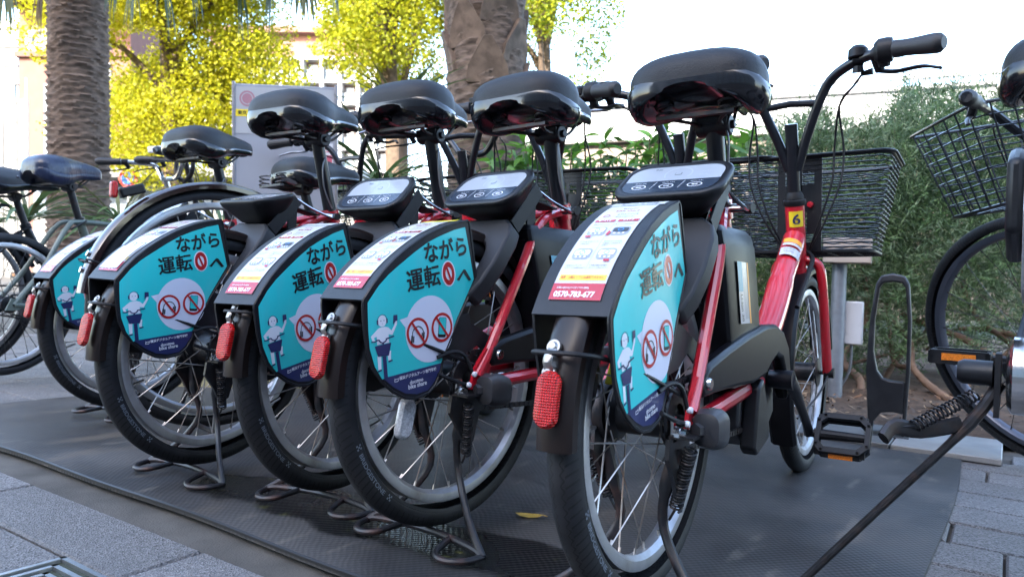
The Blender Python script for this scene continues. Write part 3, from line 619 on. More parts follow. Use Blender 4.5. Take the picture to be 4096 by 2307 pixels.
    m.obj('battery_seam', chrome, bat)
    def bf(e): return lambda a, b: (lambda q: (q.x - .062 + a, -.0660 - e, q.z))(Vector((.352, 0, .292)) + sd_ * b)
    m = MB(); m.sheet([(-.030, .110), (.030, .110), (.030, .215), (-.030, .215)], bf(.0012)); m.sheet([(-.030, .165), (-.006, .165), (-.006, .215), (-.030, .215)], bf(.0016), 1); m.sheet([(.021, .110), (.030, .110), (.030, .215), (.021, .215)], bf(.0016), 2)
    v0 = len(m.v); put_text(m, 'Li-ion 20', lambda a, b: bf(.002)(-.022 + b, .160 - a), 0, 0, w=.046, bold=.02, mi=3)
    for i in range(7): m.sheet([(-.002 + i * .003, .118), (-.0012 + i * .003, .118), (-.0012 + i * .003, .205 - (i * 37 % 5) * .008), (-.002 + i * .003, .205 - (i * 37 % 5) * .008)], bf(.0016), 4)
    m.obj('battery_label', [sheet_print, mat('battery_blue', (.03, .30, .45), rough=.3), orange_print, black_print, grey_print], bat, smooth=0)
    # ring lock
    def lf(a, s_, t): d = Vector((.59, 0, .807)); n = Vector((-.807, 0, .59)); q = Vector((-.002, 0, .410)) + d * s_ + n * t; return (q.x, a, q.z)
    out = [(-.056, 0), (-.066, .03), (-.073, .075), (-.074, .130), (-.068, .156), (-.050, .172), (.050, .172), (.068, .156), (.074, .130), (.073, .075), (.066, .03), (.056, 0), (.045, -.004), (.040, .01)]
    out += [(.036 * math.cos(R_(a)) * 1.05, .088 + .036 * math.sin(R_(a))) for a in range(0, 181, 20)] + [(-.040, .01), (-.045, -.004)]
    m = MB(); m.prism(out, -.016, .018, fn=lf); part(m, 'ring_lock', lock_plastic, bevel=.005, fix=True)
    # console and its carrier
    ct = R_(48); cu_, cn = Vector((math.cos(ct), 0, math.sin(ct))), Vector((-math.sin(ct), 0, math.cos(ct))); cc = Vector((.086, 0, .616))
    def cf(e): return lambda a, b: tuple(cc + Vector((0, -a, 0)) + cu_ * b + cn * e)
    m = MB(); rings = []
    for e, w_, h_, r_ in ((-.058, .070, .044, .016), (-.052, .098, .058, .022), (-.030, .140, .084, .030), (-.012, .168, .108, .034), (-.004, .173, .113, .035), (.000, .172, .112, .034), (.0025, .166, .106, .032), (.0025, .156, .097, .029), (.0008, .152, .092, .028)): rings.append([cf(e)(a, b) for a, b in rrect(0, 0, w_, h_, r_, 6)])
    m.loft(rings); con = part(m, 'console', black_plastic, flag='console', fix=True, smooth=50)
    m = MB(); full = rrect(0, 0, .150, .090, .027, 6)
    def clip(P, lo, hi):
        def cl(P, y, keep):
            o = []
            for i in range(len(P)):
                a, b = P[i], P[(i + 1) % len(P)]; ia, ib = keep(a[1]), keep(b[1])
                if ia: o.append(a)
                if ia != ib: t = (y - a[1]) / (b[1] - a[1]); o.append((lerp(a[0], b[0], t), y))
            return o
        return cl(cl(P, lo, lambda y: y >= lo), hi, lambda y: y <= hi)
    m.sheet(clip(full, -.006, .05), cf(.0014)); m.obj('display', screen_m, con, smooth=0)
    m = MB(); ringpoly(m, cf(.0018), .004, .016, .020, .0225, n=26, a0=R_(-35), a1=R_(215)); m.sheet(rrect(.004, .016, .011, .009, .002), cf(.0018), 1); m.sheet(rrect(.004, .016, .009, .007, .0015), cf(.0022), 2)
    put_text(m, 'ご利用方法', cf(.0018), .038, .030, w=.018, mi=0); put_text(m, '満充電中', cf(.0018), .039, .018, w=.016, mi=0); put_text(m, '要充電', cf(.0018), .038, .006, w=.014, mi=0); put_text(m, '予約', cf(.0018), -.040, .032, w=.012, bold=.02, mi=1)
    m.obj('display_print', [mat('lcd_grey', (.36, .40, .45), rough=.2), mat('lcd_dark', (.12, .14, .17), rough=.2), screen_m], con, smooth=0)
    m = MB(); m.sheet(clip(full, -.05, -.006), cf(.0014)); keys = m.obj('key_strip', panel_grey, con, smooth=0)
    m = MB()
    for bx_ in (-.046, -.002, .042):
        ringpoly(m, lambda a, b, bx_=bx_: cf(.0019)(bx_ + a * 1.55, -.0265 + b), 0, 0, .0064, .0075, n=18)
        put_text(m, {-.046: '開始', -.002: '返却', .042: '電源'}[bx_], cf(.0019), bx_, -.0285, w=.009, align='C', bold=.02)
        put_text(m, '予約ボタンを押す', cf(.0019), bx_, -.0150, w=.020, align='C')
    for bx_ in (-.024, .020): band(m, cf(.0019), (bx_ - .002, -.034), (bx_ + .003, -.010), .0007)
    m.obj('key_print', white_print, con, smooth=0)
    m = MB(); Mr = Matrix.Rotation(-ct, 3, 'Y'); m.box(tuple(cc - cn * .066 + Vector((0, -.012, 0))), (.100, .060, .004), Mr); m.box(tuple(cc - cn * .055 + Vector((0, -.060, 0)) + cu_ * .004), (.105, .004, .030), Mr)
    m.box((.195, -.020, .600), (.110, .046, .004), Matrix.Rotation(R_(8), 3, 'Y')); m.box((.165, -.042, .575), (.026, .004, .070)); m.box((.165, .036, .575), (.026, .004, .070)); m.box((.150, 0, .572), (.030, .08, .004))
    part(m, 'console_carrier', matt_black, bevel=.0008)
    # parking stand
    m = MB()
    for sy in (-1, 1):
        m.tube(smoothpts([(-.018, sy * .056, .235), (-.018, sy * .040, .18), (-.006, sy * .034, .118), (-.030, sy * .082, .050), (-.058, sy * .140, .008)], 4), [.010] * 5 + [.0072] * 12, n=9, flat=.8)
        m.prism([(-.052, .252), (.018, .258), (.022, .235), (.004, .172), (-.016, .160), (-.034, .195), (-.056, .225)], sy * .052, sy * .058)
        m.box((-.015, sy * .070, .254), (.062, .034, .004))
    bar = [(-.058, -.140, .009), (-.052, -.118, .014), (-.046, -.062, .017), (-.043, 0, .018), (-.046, .062, .017), (-.052, .118, .014), (-.058, .140, .009)]
    m.tube(smoothpts(bar, 4), .0062, n=9)
    for sy in (-1, 1): m.tube(smoothpts([(-.056, sy * .138, .009), (-.084, sy * .131, .008), (-.104, sy * .112, .008), (-.106, sy * .090, .008), (-.094, sy * .072, .010), (-.070, sy * .063, .014), (-.047, sy * .058, .017)], 5), .0056, n=9)
    stand = part(m, 'parking_stand', rust_stand)
    for sy in (-1, 1):
        q = MB(); coil(q, (-.034, sy * .080, .240), (-.006, sy * .050, .150), .0085, 20, .0017); q.tube([(-.006, sy * .050, .150), (-.004, sy * .040, .132)], .002, n=5); q.obj('stand_spring', steel_dark, stand)
    # front end (turns with the handlebar)
    ax = Vector((1.022, 0, .253))
    m = MB(); cr = HP - HA * .150; m.tube([tuple(HP - HA * .165), tuple(HP - HA * .155)], .025, n=18)
    m.tube(smoothpts([(ax.x, -.058, ax.z), (.985, -.058, .35), (.950, -.056, .47), (.938, -.050, .518), (.934, -.030, .532), (.933, 0, .534), (.934, .030, .532), (.938, .050, .518), (.950, .056, .47), (.985, .058, .35), (ax.x, .058, ax.z)], 4), .0115, n=12)
    part(m, 'fork', red_paint, True)
    fw = wheel(root, 'front_wheel', tuple(ax), .253, letters=True, nsp=28, hubr=.024, hubw=.040); fw['steer'] = 1
    m = MB(); m.tube([(ax.x, -.052, ax.z), (ax.x, -.074, ax.z)], [.012, .013], n=12); m.tube([(ax.x, .052, ax.z), (ax.x, .074, ax.z)], [.012, .013], n=12); part(m, 'axle_nut', matt_black, True)
    m = MB(); ring = []
    for i in range(25):
        an = R_(128 - 138 * i / 24 + 40) ; an = R_(215) + (R_(10) - R_(215)) * i / 24; nx, nz = math.cos(an), math.sin(an); r = []
        for yy, dr in ((-.029, -.014), (-.029, -.004), (-.022, .003), (0, .005), (.022, .003), (.029, -.004), (.029, -.014), (.027, -.014), (.027, -.005), (0, .002), (-.027, -.005), (-.027, -.014)): r.append((ax.x + nx * (.266 + dr), yy, ax.z + nz * (.266 + dr)))
        ring.append(r)
    m.loft(ring); part(m, 'front_mudguard', gloss_black, True, fix=True)
    m = MB()
    for sy in (-1, 1): m.tube(smoothpts([(ax.x, sy * .062, ax.z), (.95, sy * .050, .205), (.80, sy * .031, .165)], 4), .0026, n=6)
    part(m, 'front_mudguard_stay', steel_dark, True)
    m = MB()
    m.tube([tuple(HP + HA * .010), tuple(HP + HA * .195)], .0150, n=16)
    J = HP + HA * .150; K = HP + HA
    for sy in (-1, 1):
        b0 = HP + HA * .085; b1 = HP + HA * .245
        P = [(b0.x, sy * .010, b0.z), (J.x, sy * .030, J.z), (b1.x - .003, sy * .065, b1.z - .006), (b1.x - .018, sy * .092, b1.z + .036), (b1.x - .040, sy * .130, b1.z + .056), (b1.x - .060, sy * .175, b1.z + .066), (b1.x - .088, sy * .235, b1.z + .066), (b1.x - .118, sy * .305, b1.z + .052)]
        m.tube(smoothpts(P, 5), .0112, n=12)
    b1 = HP + HA * .236; m.tube([(b1.x, -.062, b1.z), (b1.x + .002, 0, b1.z + .006), (b1.x, .062, b1.z)], .0085, n=10)
    part(m, 'handlebar', paint_black, True)
    m = MB(); m.lathe([(.0165, .03), (.022, .018), (.022, .012), (.026, .010), (.0265, .002), (.024, -.003)], n=20, axis='Z', M=Matrix.Rotation(R_(-15), 3, 'Y'), c=tuple(HP + HA * .004)); part(m, 'headset', matt_black, True)
    b1 = HP + HA * .245
    for sy in (-1, 1):
        m = MB(); g0, g1 = Vector((b1.x - .092, sy * .228, b1.z + .0625)), Vector((b1.x - .128, sy * .318, b1.z + .051)); n_ = 12; P = [g0.lerp(g1, i / n_) for i in range(n_ + 1)]
        m.tube(P, [.0185, .0185, .0175, .0176, .0178, .0182, .0188, .0194, .0200, .0206, .0208, .0200, .0130], n=14); part(m, 'grip', grip_m, True)
        m = MB(); h0 = Vector((b1.x - .066, sy * .190, b1.z + .066)); d = (g1 - g0).normalized()
        m.tube([tuple(h0 - d * .006), tuple(h0 + d * .010)], .0155, n=12); m.tube([tuple(h0 + Vector((.012, 0, -.008))), tuple(h0 + Vector((.030, sy * .004, -.030)))], [.013, .010], n=10)
        m.tube([tuple(h0 + Vector((.030, sy * -.010, -.028))), tuple(h0 + Vector((.034, sy * -.034, -.030)))], [.008, .0055], n=8); bl = part(m, 'brake_lever', matt_black, True)
        q = MB(); q.tube(smoothpts([tuple(h0 + Vector((.028, sy * .004, -.030))), tuple(h0 + Vector((.034, sy * .035, -.034))), tuple(h0 + Vector((.014, sy * .085, -.036))), tuple(h0 + Vector((-.014, sy * .120, -.052)))], 5), [.0085] * 6 + [.0074] * 6 + [.0058] * 4, n=8, flat=.6); q.obj('lever_blade', alloy if sy > 0 else paint_black, bl)
    m = MB(); c = Vector((b1.x - .050, -.152, b1.z + .062)); m.lathe([(0, .032), (.013, .031), (.0205, .023), (.0215, .006), (.019, .003)], c=tuple(c), axis='Z', n=18); m.lathe([(.0135, -.010), (.0135, .010)], c=tuple(c), axis='Y', n=14); m.tube([tuple(c + Vector((0, 0, -.012))), tuple(c + Vector((.003, 0, -.026)))], [.010, .013], n=10); part(m, 'bell', gloss_black, True)
    m = MB(); c = Vector((b1.x - .068, .200, b1.z + .072)); m.box(tuple(c + Vector((-.006, .012, .020))), (.036, .060, .012), Matrix.Rotation(R_(-16), 3, 'Y') @ Matrix.Rotation(R_(-14), 3, 'Z')); m.box(tuple(c + Vector((-.016, .004, .006))), (.024, .046, .010)); m.lathe([(.014, -.012), (.019, -.010), (.019, .010), (.014, .012)], c=tuple(c + Vector((.002, .022, -.004))), n=14); sw = part(m, 'assist_switch', matt_black, True, bevel=.002)
    q = MB(); q.box(tuple(c + Vector((-.006, .012, .0268))), (.026, .046, .001), Matrix.Rotation(R_(-16), 3, 'Y') @ Matrix.Rotation(R_(-14), 3, 'Z')); q.obj('switch_display', mat('switch_grey', (.22, .24, .27), rough=.2), sw)
    m = MB(); c = Vector((b1.x - .078, -.205, b1.z + .067)); m.lathe([(.016, -.020), (.025, -.017), (.027, -.006), (.026, .010), (.018, .018)], c=tuple(c), n=18); m.tube([tuple(c), tuple(c + Vector((.014, 0, -.030)))], [.017, .012], n=10); part(m, 'gear_shifter', matt_black, True)
    m = MB()
    for sy, mid, drop in ((-1, -.105, .60), (1, .115, .60), (-1, -.085, .58), (1, .095, .62)):
        m.tube(smoothpts([(b1.x - .036, sy * .158, b1.z + .034), (b1.x - .010, sy * .140, b1.z + .020), (b1.x + .050, sy * .100, b1.z - .010), (b1.x + .085, mid, b1.z - .10), (b1.x + .082, mid * .95, .72), (b1.x + .086, mid * .6, .62), (.945, sy * .02, .545)], 6), .0026, n=6)
    part(m, 'brake_cable', matt_black, True)
    m = MB(); m.tube(smoothpts([(.945, -.010, .560), (.925, -.036, .54), (.87, -.036, .49), (.78, -.034, .42)], 5), .0058, n=7); part(m, 'cable_bundle', matt_black)
    # basket
    B0, B1, ZT, ZB, HT, HB = .952, 1.215, .792, .558, .205, .165
    def loop(z, e=0.):
        t = (z - ZB) / (ZT - ZB); xr = B0 - .004 + .012 * (1 - t); xf = lerp(B1 - .055, B1, t); hy = lerp(HB, HT, t)
        return [(x, y) for x, y in rrect((xr + xf) / 2, 0, xf - xr + e, hy * 2 + e, .035, 4)]
    m = MB()
    L0 = loop(ZT); v = []
    m.tube([(x, y, ZT) for x, y in L0], .0055, n=8, closed=True); rimr = [(x, y) for x, y in loop(ZT, .014)]; m.tube([(x, y, ZT + .002) for x, y in rimr], .0032, n=6, closed=True)
    for z in (ZB,): m.tube([(x, y, z) for x, y in loop(z)], .005, n=6, closed=True)
    for y in (-.120, -.060, 0, .060, .120): m.tube([(B0 + .012, y, ZB), (B1 - .055, y, ZB)], .004, n=5)
    for x in (1.0, 1.04, 1.08, 1.12): m.tube([(x, -HB, ZB), (x, HB, ZB)], .003, n=5)
    # stiff plate at the back with its slots
    for y0, y1, z0, z1 in ((-.052, -.034, ZB, ZT), (.034, .052, ZB, ZT), (-.034, .034, .755, ZT - .004), (-.034, .034, .655, .722), (-.034, .034, ZB, .578), (-.006, .006, .600, .755), (-.034, -.018, .600, .655), (.018, .034, .600, .655)):
        m.box((B0 - .001, (y0 + y1) / 2, (z0 + z1) / 2), (.005, y1 - y0, z1 - z0))
    bas = part(m, 'basket', black_plastic, True, fix=False)
    q = MB(); q.lathe([(0, -.006), (.007, -.005), (.008, 0), (.008, .004)], c=(B0 - .008, -.026, .672), axis='X', n=12); q.obj('basket_bolt', red_paint, bas)
    NS = 20
    for i in range(NS):
        z = lerp(ZB + .010, ZT - .010, i / (NS - 1)); Lp = loop(z); P = []
        n = len(Lp)
        for j in range(n):
            a, b = Vector(Lp[j]), Vector(Lp[(j + 1) % n]); k = max(1, int((b - a).length / .022))
            for q_ in range(k):
                p = a.lerp(b, q_ / k); P.append(p)
        P3 = []
        for j, p in enumerate(P):
            rear = p.x < B0 + .02 and abs(p.y) < .17
            zz = 0 if rear else .0016 * (1 if (j + i) % 2 else -1)
            P3.append((p.x, p.y, z + zz))
        q = MB(); q.tube(P3, .0025, n=6, closed=True, flat=.7); q.obj('slat', black_plastic, bas, smooth=50)
    return root
# ---------------------------------------------------------------- the five red share bicycles in their row
B0 = make_share_bike(); KM = kidmap()
#        x      y      yaw    lean    box turn  dx     dz     lift  steer seat  console
POSE = [(.2000, 1.0393, .9887, -.0218, .0404, .0220, .0177, .0138, R_(1), -.012, R_(15)),
        (-.1017, 1.2897, .8856, -.0117, -.0389, -.0005, -.0080, .0214, R_(-9), 0., R_(9)),
        (-.3305, 1.4657, 1.0282, -.0153, .0431, -.0107, -.0109, .0248, R_(-9), .024, R_(5)),
        (-.6598, 1.6355, .9709, .0121, -.0446, -.0112, .0021, .0218, R_(18), .036, R_(33)),
        (-1.135, 2.204, .949, 0., .033, 0., 0., .030, R_(4), .045, 0.)]
LABS = ['red share bicycle in front with the yellow number 6 on its head tube', 'red share bicycle second from the front, with a clear reflector on its rear spokes',
        'red share bicycle third from the front, its turquoise panel cut off by the next bicycle', 'red share bicycle with a plain white patch on its wheel cover', 'red share bicycle half hidden behind the black mudguard, beside the olive bicycle']
share = [B0]
for i in range(1, 5): share.append(copy_tree(B0, None, KM))
sdv = Vector((-.285, 0, .958)).normalized()
for o, P, lab in zip(share, POSE, LABS):
    x, y, yaw, lean, bp_, dx, dz, lift, steer, seat, cons = P
    o.location = (x, y, lift - .02); o.rotation_euler = (lean, 0, yaw); tag(o, lab, 'bicycle', 'red share bicycles parked in a row')
    T = Matrix.Translation
    Ms = T(HP) @ Matrix.Rotation(steer, 4, HA) @ T(-HP)
    Mc = T(Vector((dx, 0, dz))) @ T(Vector(HUB)) @ Matrix.Rotation(-bp_, 4, 'Y') @ T(-Vector(HUB))
    Mk = T(Vector((.095, 0, .60))) @ Matrix.Rotation(cons, 4, 'Y') @ T(-Vector((.095, 0, .60)))
    for c in kids(o):
        if c.get('steer'): c.matrix_basis = Ms @ c.matrix_basis
        if c.get('cover'): c.matrix_basis = Mc @ c.matrix_basis
        if c.get('console'): c.matrix_basis = Mk @ c.matrix_basis
        if c.get('seat'): c.matrix_basis = T(sdv * seat) @ c.matrix_basis
        if c.name.startswith('saddle') : pass
# what sets single bicycles apart
def head_number(bike, s):
    """little yellow number plate on the head tube, wrapped round it and facing back and to the right"""
    c = HP - HA * .030; n0 = Vector((-.94, -.32, 0)); n0 = (n0 - HA * n0.dot(HA)).normalized(); t0 = HA.cross(n0) * -1
    t0 = t0 if t0.dot(Vector((.3, -.94, 0))) > 0 else -t0
    def fn(e):
        def g(a, b):
            an = a / .0230; return tuple(c + HA * b + (n0 * math.cos(an) + t0 * math.sin(an)) * (.0230 + e))
        return g
    m = MB(); k = 8
    for i in range(k):
        a, b = lerp(-.0175, .0175, i / k), lerp(-.0175, .0175, (i + 1) / k); m.add([fn(0)(a, -.019), fn(0)(b, -.019), fn(0)(b, .019), fn(0)(a, .019)], [(0, 1, 2, 3)])
    put_text(m, s, fn(.0008), -.009, -.0125, w=.018, h=.025, bold=.02, mi=1)
    m.obj('number_label', [yellow_label, mat('number_navy', (.02, .025, .10), rough=.3)], bike, smooth=60)
head_number(share[0], '6'); head_number(share[1], '9')
def cover_of(b): return [c for c in kids(b) if c.name.startswith('wheel_cover')][0]
def top_label(b, s, base, ink):
    m = MB(); n = 5
    for i in range(n):
        a, c = lerp(.2400, .2580, i / n), lerp(.2400, .2580, (i + 1) / n); m.add([arcmap(-.040, a, .0008), arcmap(.040, a, .0008), arcmap(.040, c, .0008), arcmap(-.040, c, .0008)], [(0, 1, 2, 3)])
    if s: put_text(m, s, lambda u, v: arcmap(u, v, .0014), -.028, .2425, w=.056, h=.0125, bold=.01, mi=1)
    m.obj('number_plate', [base, ink], cover_of(b), smooth=60)
top_label(share[0], 'Y-2498', sheet_print, mat('plate_ink', (.22, .22, .20), rough=.3))
top_label(share[1], '', yellow_label, black_print); top_label(share[2], '', sheet_print, black_print)
m = MB(); n = 8
for i in range(n):
    a, c = lerp(.026, .090, i / n), lerp(.026, .090, (i + 1) / n); m.add([arcmap(-.036, a, .0026), arcmap(.030, a, .0026), arcmap(.030, c, .0026), arcmap(-.036, c, .0026)], [(0, 1, 2, 3)])
m.obj('blank_patch', sheet_print, cover_of(share[3]), smooth=60)  # plain white patch over the lower part of the instruction sheet
# frame stickers on the front bicycle
def tube_sticker(bike, t0, t1, w, mats_, draw=None):
    A, B = Vector((.845, 0, .548)), Vector((.78, 0, .485)); d = (B - A).normalized(); n0 = Vector((0, -.5, 0)) + d.cross(Vector((0, 1, 0))) * 1.; n0 = n0 if n0.z > 0 else Vector((0, -.5, 0)) - d.cross(Vector((0, 1, 0)))
    n0.normalize(); s0 = d.cross(n0).normalized(); s0 = s0 if s0.y < 0 else -s0
    def g(a, b): an = a / .0272; return tuple(A + d * b + (n0 * math.cos(an) + s0 * math.sin(an)) * .0278)
    m = MB(); k = 10
    for i in range(k):
        a, b = lerp(-w, w, i / k), lerp(-w, w, (i + 1) / k); m.add([g(a, t0), g(b, t0), g(b, t1), g(a, t1)], [(0, 1, 2, 3)])
    if draw: draw(m, lambda a, b: tuple(Vector(g(a, b)) + (n0 * .0005)), t0)
    m.obj('frame_sticker', mats_, bike, smooth=60)
tube_sticker(share[0], -.022, -.008, .024, [orange_print]); tube_sticker(share[0], -.006, .002, .024, [sheet_print])
tube_sticker(share[0], .010, .036, .026, [sheet_print, grey_print, blue_print], lambda m, g, t0: (put_text(m, '防犯登録', lambda a, b: g(a, t0 + .010 - b), -.018, .002, w=.024, mi=1), put_text(m, 'Y2498', lambda a, b: g(a, t0 + .020 - b), -.018, .002, w=.024, mi=1)))
# clear spoke reflector of the second bicycle, yellow tag of the first
rw = [c for c in kids(share[1]) if c.name.startswith('rear_wheel')][0]
def wheel_reflector(rim, an, r, y):
    m = MB(); rings = []
    q = Vector((r * math.cos(an), y, r * math.sin(an))); t = Vector((-math.sin(an), 0, math.cos(an))); u = Vector((math.cos(an), 0, math.sin(an))); t, u = Vector((.22, 0, .97)), Vector((.97, 0, -.22))
    for sc, off in ((1, .006), (1, -.002), (.86, -.006)): rings.append([tuple(q + t * b * sc + u * a * sc + Vector((0, off, 0))) for a, b in rrect(0, 0, .030, .068, .0145, 5)])
    m.loft(rings); o = m.obj('spoke_reflector', clear_refl, rim, fix=True)
wheel_reflector(rw, R_(203), .135, -.026)
m = MB(); an = R_(120); m.box((-.040, .030, .330), (.004, .020, .030), Matrix.Rotation(R_(30), 3, 'Y')); m.obj('gear_tag', yellow_label, share[0])
# ---------------------------------------------------------------- other bicycles
def make_city(name, loc, yaw, R, WB, frame_m, label, group=None, lean=0., steer=0., seat_z=.80, sad=None, basket=None, rim_m=None, mud_m=None, twin=False, rack=False, grips=True, tail_light=False, bars='up', stand='rear', stem_h=.0, headlamp=False, spk=None, guard=None, barw=.29, half=.019, bar_steer=None):
    root = empty(name, loc, (lean, 0, yaw)); tag(root, label, 'bicycle', group)
    def part(mb, n, m, st=False, **k):
        o = mb.obj(n, m, root, **k)
        if st: o['steer'] = 1
        return o
    bb = Vector((.43, 0, R - .035)); st_top = Vector((.275, 0, .60)); hd = Vector((-.34, 0, .94)); hz = R + .34; hp = Vector((WB - .045 - (hz - R) * .36, 0, hz + .08)); hb = hp - hd * .16; ax = Vector((WB, 0, R))
    m = MB(); m.tube([tuple(bb), tuple(st_top)], .0165, n=12)
    m.tube(smoothpts([tuple(hp - hd * .10), tuple(hp.lerp(bb, .35) + Vector((0, 0, -.05))), tuple(hp.lerp(bb, .75) + Vector((0, 0, -.04))), tuple(bb)], 5), .020, n=12)
    m.tube([tuple(hp), tuple(hb)], .021, n=14)
    if twin:
        for sy in (-1, 1):
            m.tube(smoothpts([(0, sy * .060, R), (.10, sy * .056, R + .13), (.20, sy * .040, .565), (.27, sy * .024, .595), (.50, sy * .018, .60), tuple(hp - hd * .03)], 5), .0095, n=10)
            m.tube([(0, sy * .062, R), (.40, sy * .035, R - .03)], .010, n=10)
    else:
        m.tube(smoothpts([tuple(hp - hd * .05), tuple(hp.lerp(st_top, .5) + Vector((0, 0, -.10))), (.315, 0, .46)], 5), .0145, n=10)
        for sy in (-1, 1): m.tube([(0, sy * .062, R), (.26, sy * .018, .575)], .0075, n=8); m.tube([(0, sy * .062, R), (.40, sy * .035, R - .03)], .0095, n=8)
    for sy in (-1, 1): m.prism([(-.03, R - .02), (.02, R - .02), (.03, R + .02), (-.01, R + .025)], sy * .060, sy * .065)
    part(m, 'frame', frame_m)
    d = Vector((-.155, 0, .445)).normalized(); top = st_top + d * ((seat_z - .60) / d.z); m = MB(); m.tube([tuple(st_top - d * .05), tuple(top)], .0138, n=12); part(m, 'seat_post', steel_dark)
    m = MB(); m.tube([tuple(st_top - d * .012), tuple(st_top + d * .012)], .021, n=12); m.tube([(st_top.x + .01, -.03, st_top.z), (st_top.x - .03, -.045, st_top.z - .02), (st_top.x - .06, -.04, st_top.z - .04)], .004, n=6); part(m, 'seat_clamp_lever', steel_dark)
    make_saddle(root, top.x, top.z, **(sad or {}))
    rw = wheel(root, 'rear_wheel', (0, 0, R), R, half=half, rim_r=R - .036, tyre_m=rubber_big, nsp=32, rim_m=rim_m, hubr=.020, hubw=.04, spoke_m=spk)
    fw = wheel(root, 'front_wheel', tuple(ax), R, half=half, rim_r=R - .036, tyre_m=rubber_big, nsp=32, rim_m=rim_m, hubr=.018, hubw=.038, spoke_m=spk); fw['steer'] = 1
    if mud_m:
        for nm, c, a0, a1, st in (('mudguard', (0, R), 174, 22, False), ('front_mudguard', (ax.x, R), 205, 28, True)):
            m = MB(); ring = []; RM = R + .016
            for i in range(37):
                an = R_(a0 + (a1 - a0) * i / 36); nx, nz = math.cos(an), math.sin(an)
                ring.append([(c[0] + nx * (RM + dr), yy, c[1] + nz * (RM + dr)) for yy, dr in ((-.027, -.016), (-.027, -.004), (-.020, .002), (0, .005), (.020, .002), (.027, -.004), (.027, -.016), (.025, -.016), (.025, -.005), (0, .002), (-.025, -.005), (-.025, -.016))])
            m.loft(ring); mg = part(m, nm, mud_m, st, fix=True)
            if not st:
                q = MB(); an = R_(172); pt = lambda a, e, y=0: (math.cos(R_(a)) * (RM + e), y, R + math.sin(R_(a)) * (RM + e))
                q.tube(smoothpts([(0, .060, R), pt(160, -.02, .036), pt(161, .008, .030), pt(161, .012, 0), pt(161, .008, -.030), pt(160, -.02, -.036), (0, -.060, R)], 4), .0022, n=6); q.obj('mudguard_stay', steel_dark, mg)
                q = MB()
                for a in (157.5, 164.5): q.tube([pt(a, .002), pt(a, .010)], .008, n=10)
                q.obj('stay_clip', chrome, mg)
                if tail_light:
                    q = MB(); p0 = Vector(pt(126, .012)); q.box(tuple(p0 + Vector((-.020, 0, .012))), (.060, .028, .026), Matrix.Rotation(R_(-20), 3, 'Y')); q.obj('light_bracket', black_plastic, mg, bevel=.005)
                    q = MB(); q.box(tuple(p0 + Vector((-.062, 0, .010))), (.016, .028, .042)); q.obj('tail_light', refl_red, mg, bevel=.006)
    m = MB(); m.lathe([(.060, -.044), (.088, -.044), (.090, -.041), (.088, -.038), (.060, -.038)], c=tuple(bb), n=36); part(m, 'chainring', steel_dark)
    m = MB()
    for zz in (1, -1): m.tube([(0, -.041, R + zz * .035), (bb.x, -.041, bb.z + zz * .088)], .0035, n=6)
    part(m, 'chain', steel_dark)
    for sy, k in ((-1, 1), (1, -1)):
        e = bb + Vector((.10 * k, 0, -.12 * k)) if stand != 'side' else bb + Vector((.035 * k, 0, -.03 * k)) * 1.0
        m = MB(); m.tube([(bb.x, 0, bb.z), (bb.x, sy * .075, bb.z)], .014, n=12); m.tube([(bb.x, sy * .070, bb.z), (e.x, sy * .085, e.z)], [.014, .010], n=8); m.tube([(e.x, sy * .080, e.z), (e.x, sy * .105, e.z)], .007, n=6); part(m, 'crank', steel_dark)
        m = MB()
        for q in (-.038, .038): m.box((e.x + q, sy * .152, e.z), (.014, .095, .026))
        m.tube([(e.x, sy * .10, e.z), (e.x, sy * .198, e.z)], .009, n=8)
        for q in (.106, .198): m.box((e.x, sy * q, e.z), (.09, .008, .022))
        pd = part(m, 'pedal', black_plastic)
        q = MB()
        for x in (-.0465, .0465): q.box((e.x + x, sy * .152, e.z + .001), (.003, .055, .013))
        q.obj('pedal_reflector', amber, pd)
    # front end
    m = MB(); m.tube(smoothpts([(ax.x, -.052, ax.z), (hb.x + .02, -.050, hb.z - .10), (hb.x + .004, -.040, hb.z - .02), (hb.x + .003, 0, hb.z - .008), (hb.x + .004, .040, hb.z - .02), (hb.x + .02, .050, hb.z - .10), (ax.x, .052, ax.z)], 4), .0105, n=10); part(m, 'fork', frame_m if not twin else steel_dark, True)
    t = hp + hd * (.14 + stem_h); m = MB(); m.tube([tuple(hp), tuple(t)], .0125, n=12)
    if bars == 'up': P = [(0, .02, 0), (.02, .07, .01), (.01, .14, .075), (-.05, .20, .085), (-.11, .25, .085), (-.19, barw + .02, .080)]
    elif bars == 'flat': P = [(0, .02, 0), (0, .12, .004), (-.01, .20, .006), (-.022, .24, .006), (-.045, barw + .02, .004)]
    for sy in (-1, 1): m.tube(smoothpts([(t.x + a, sy * b, t.z + c) for a, b, c in P], 5), .0112, n=10)
    if bars == 'flat':  # folding yoke under the bar
        m.tube(smoothpts([(t.x, -.055, t.z + .01), (t.x, -.05, t.z - .06), (t.x, 0, t.z - .10), (t.x, .05, t.z - .06), (t.x, .055, t.z + .01)], 5), .0105, n=10)
    part(m, 'handlebar', steel_dark if bars == 'flat' else chrome if rack else paint_black, True)
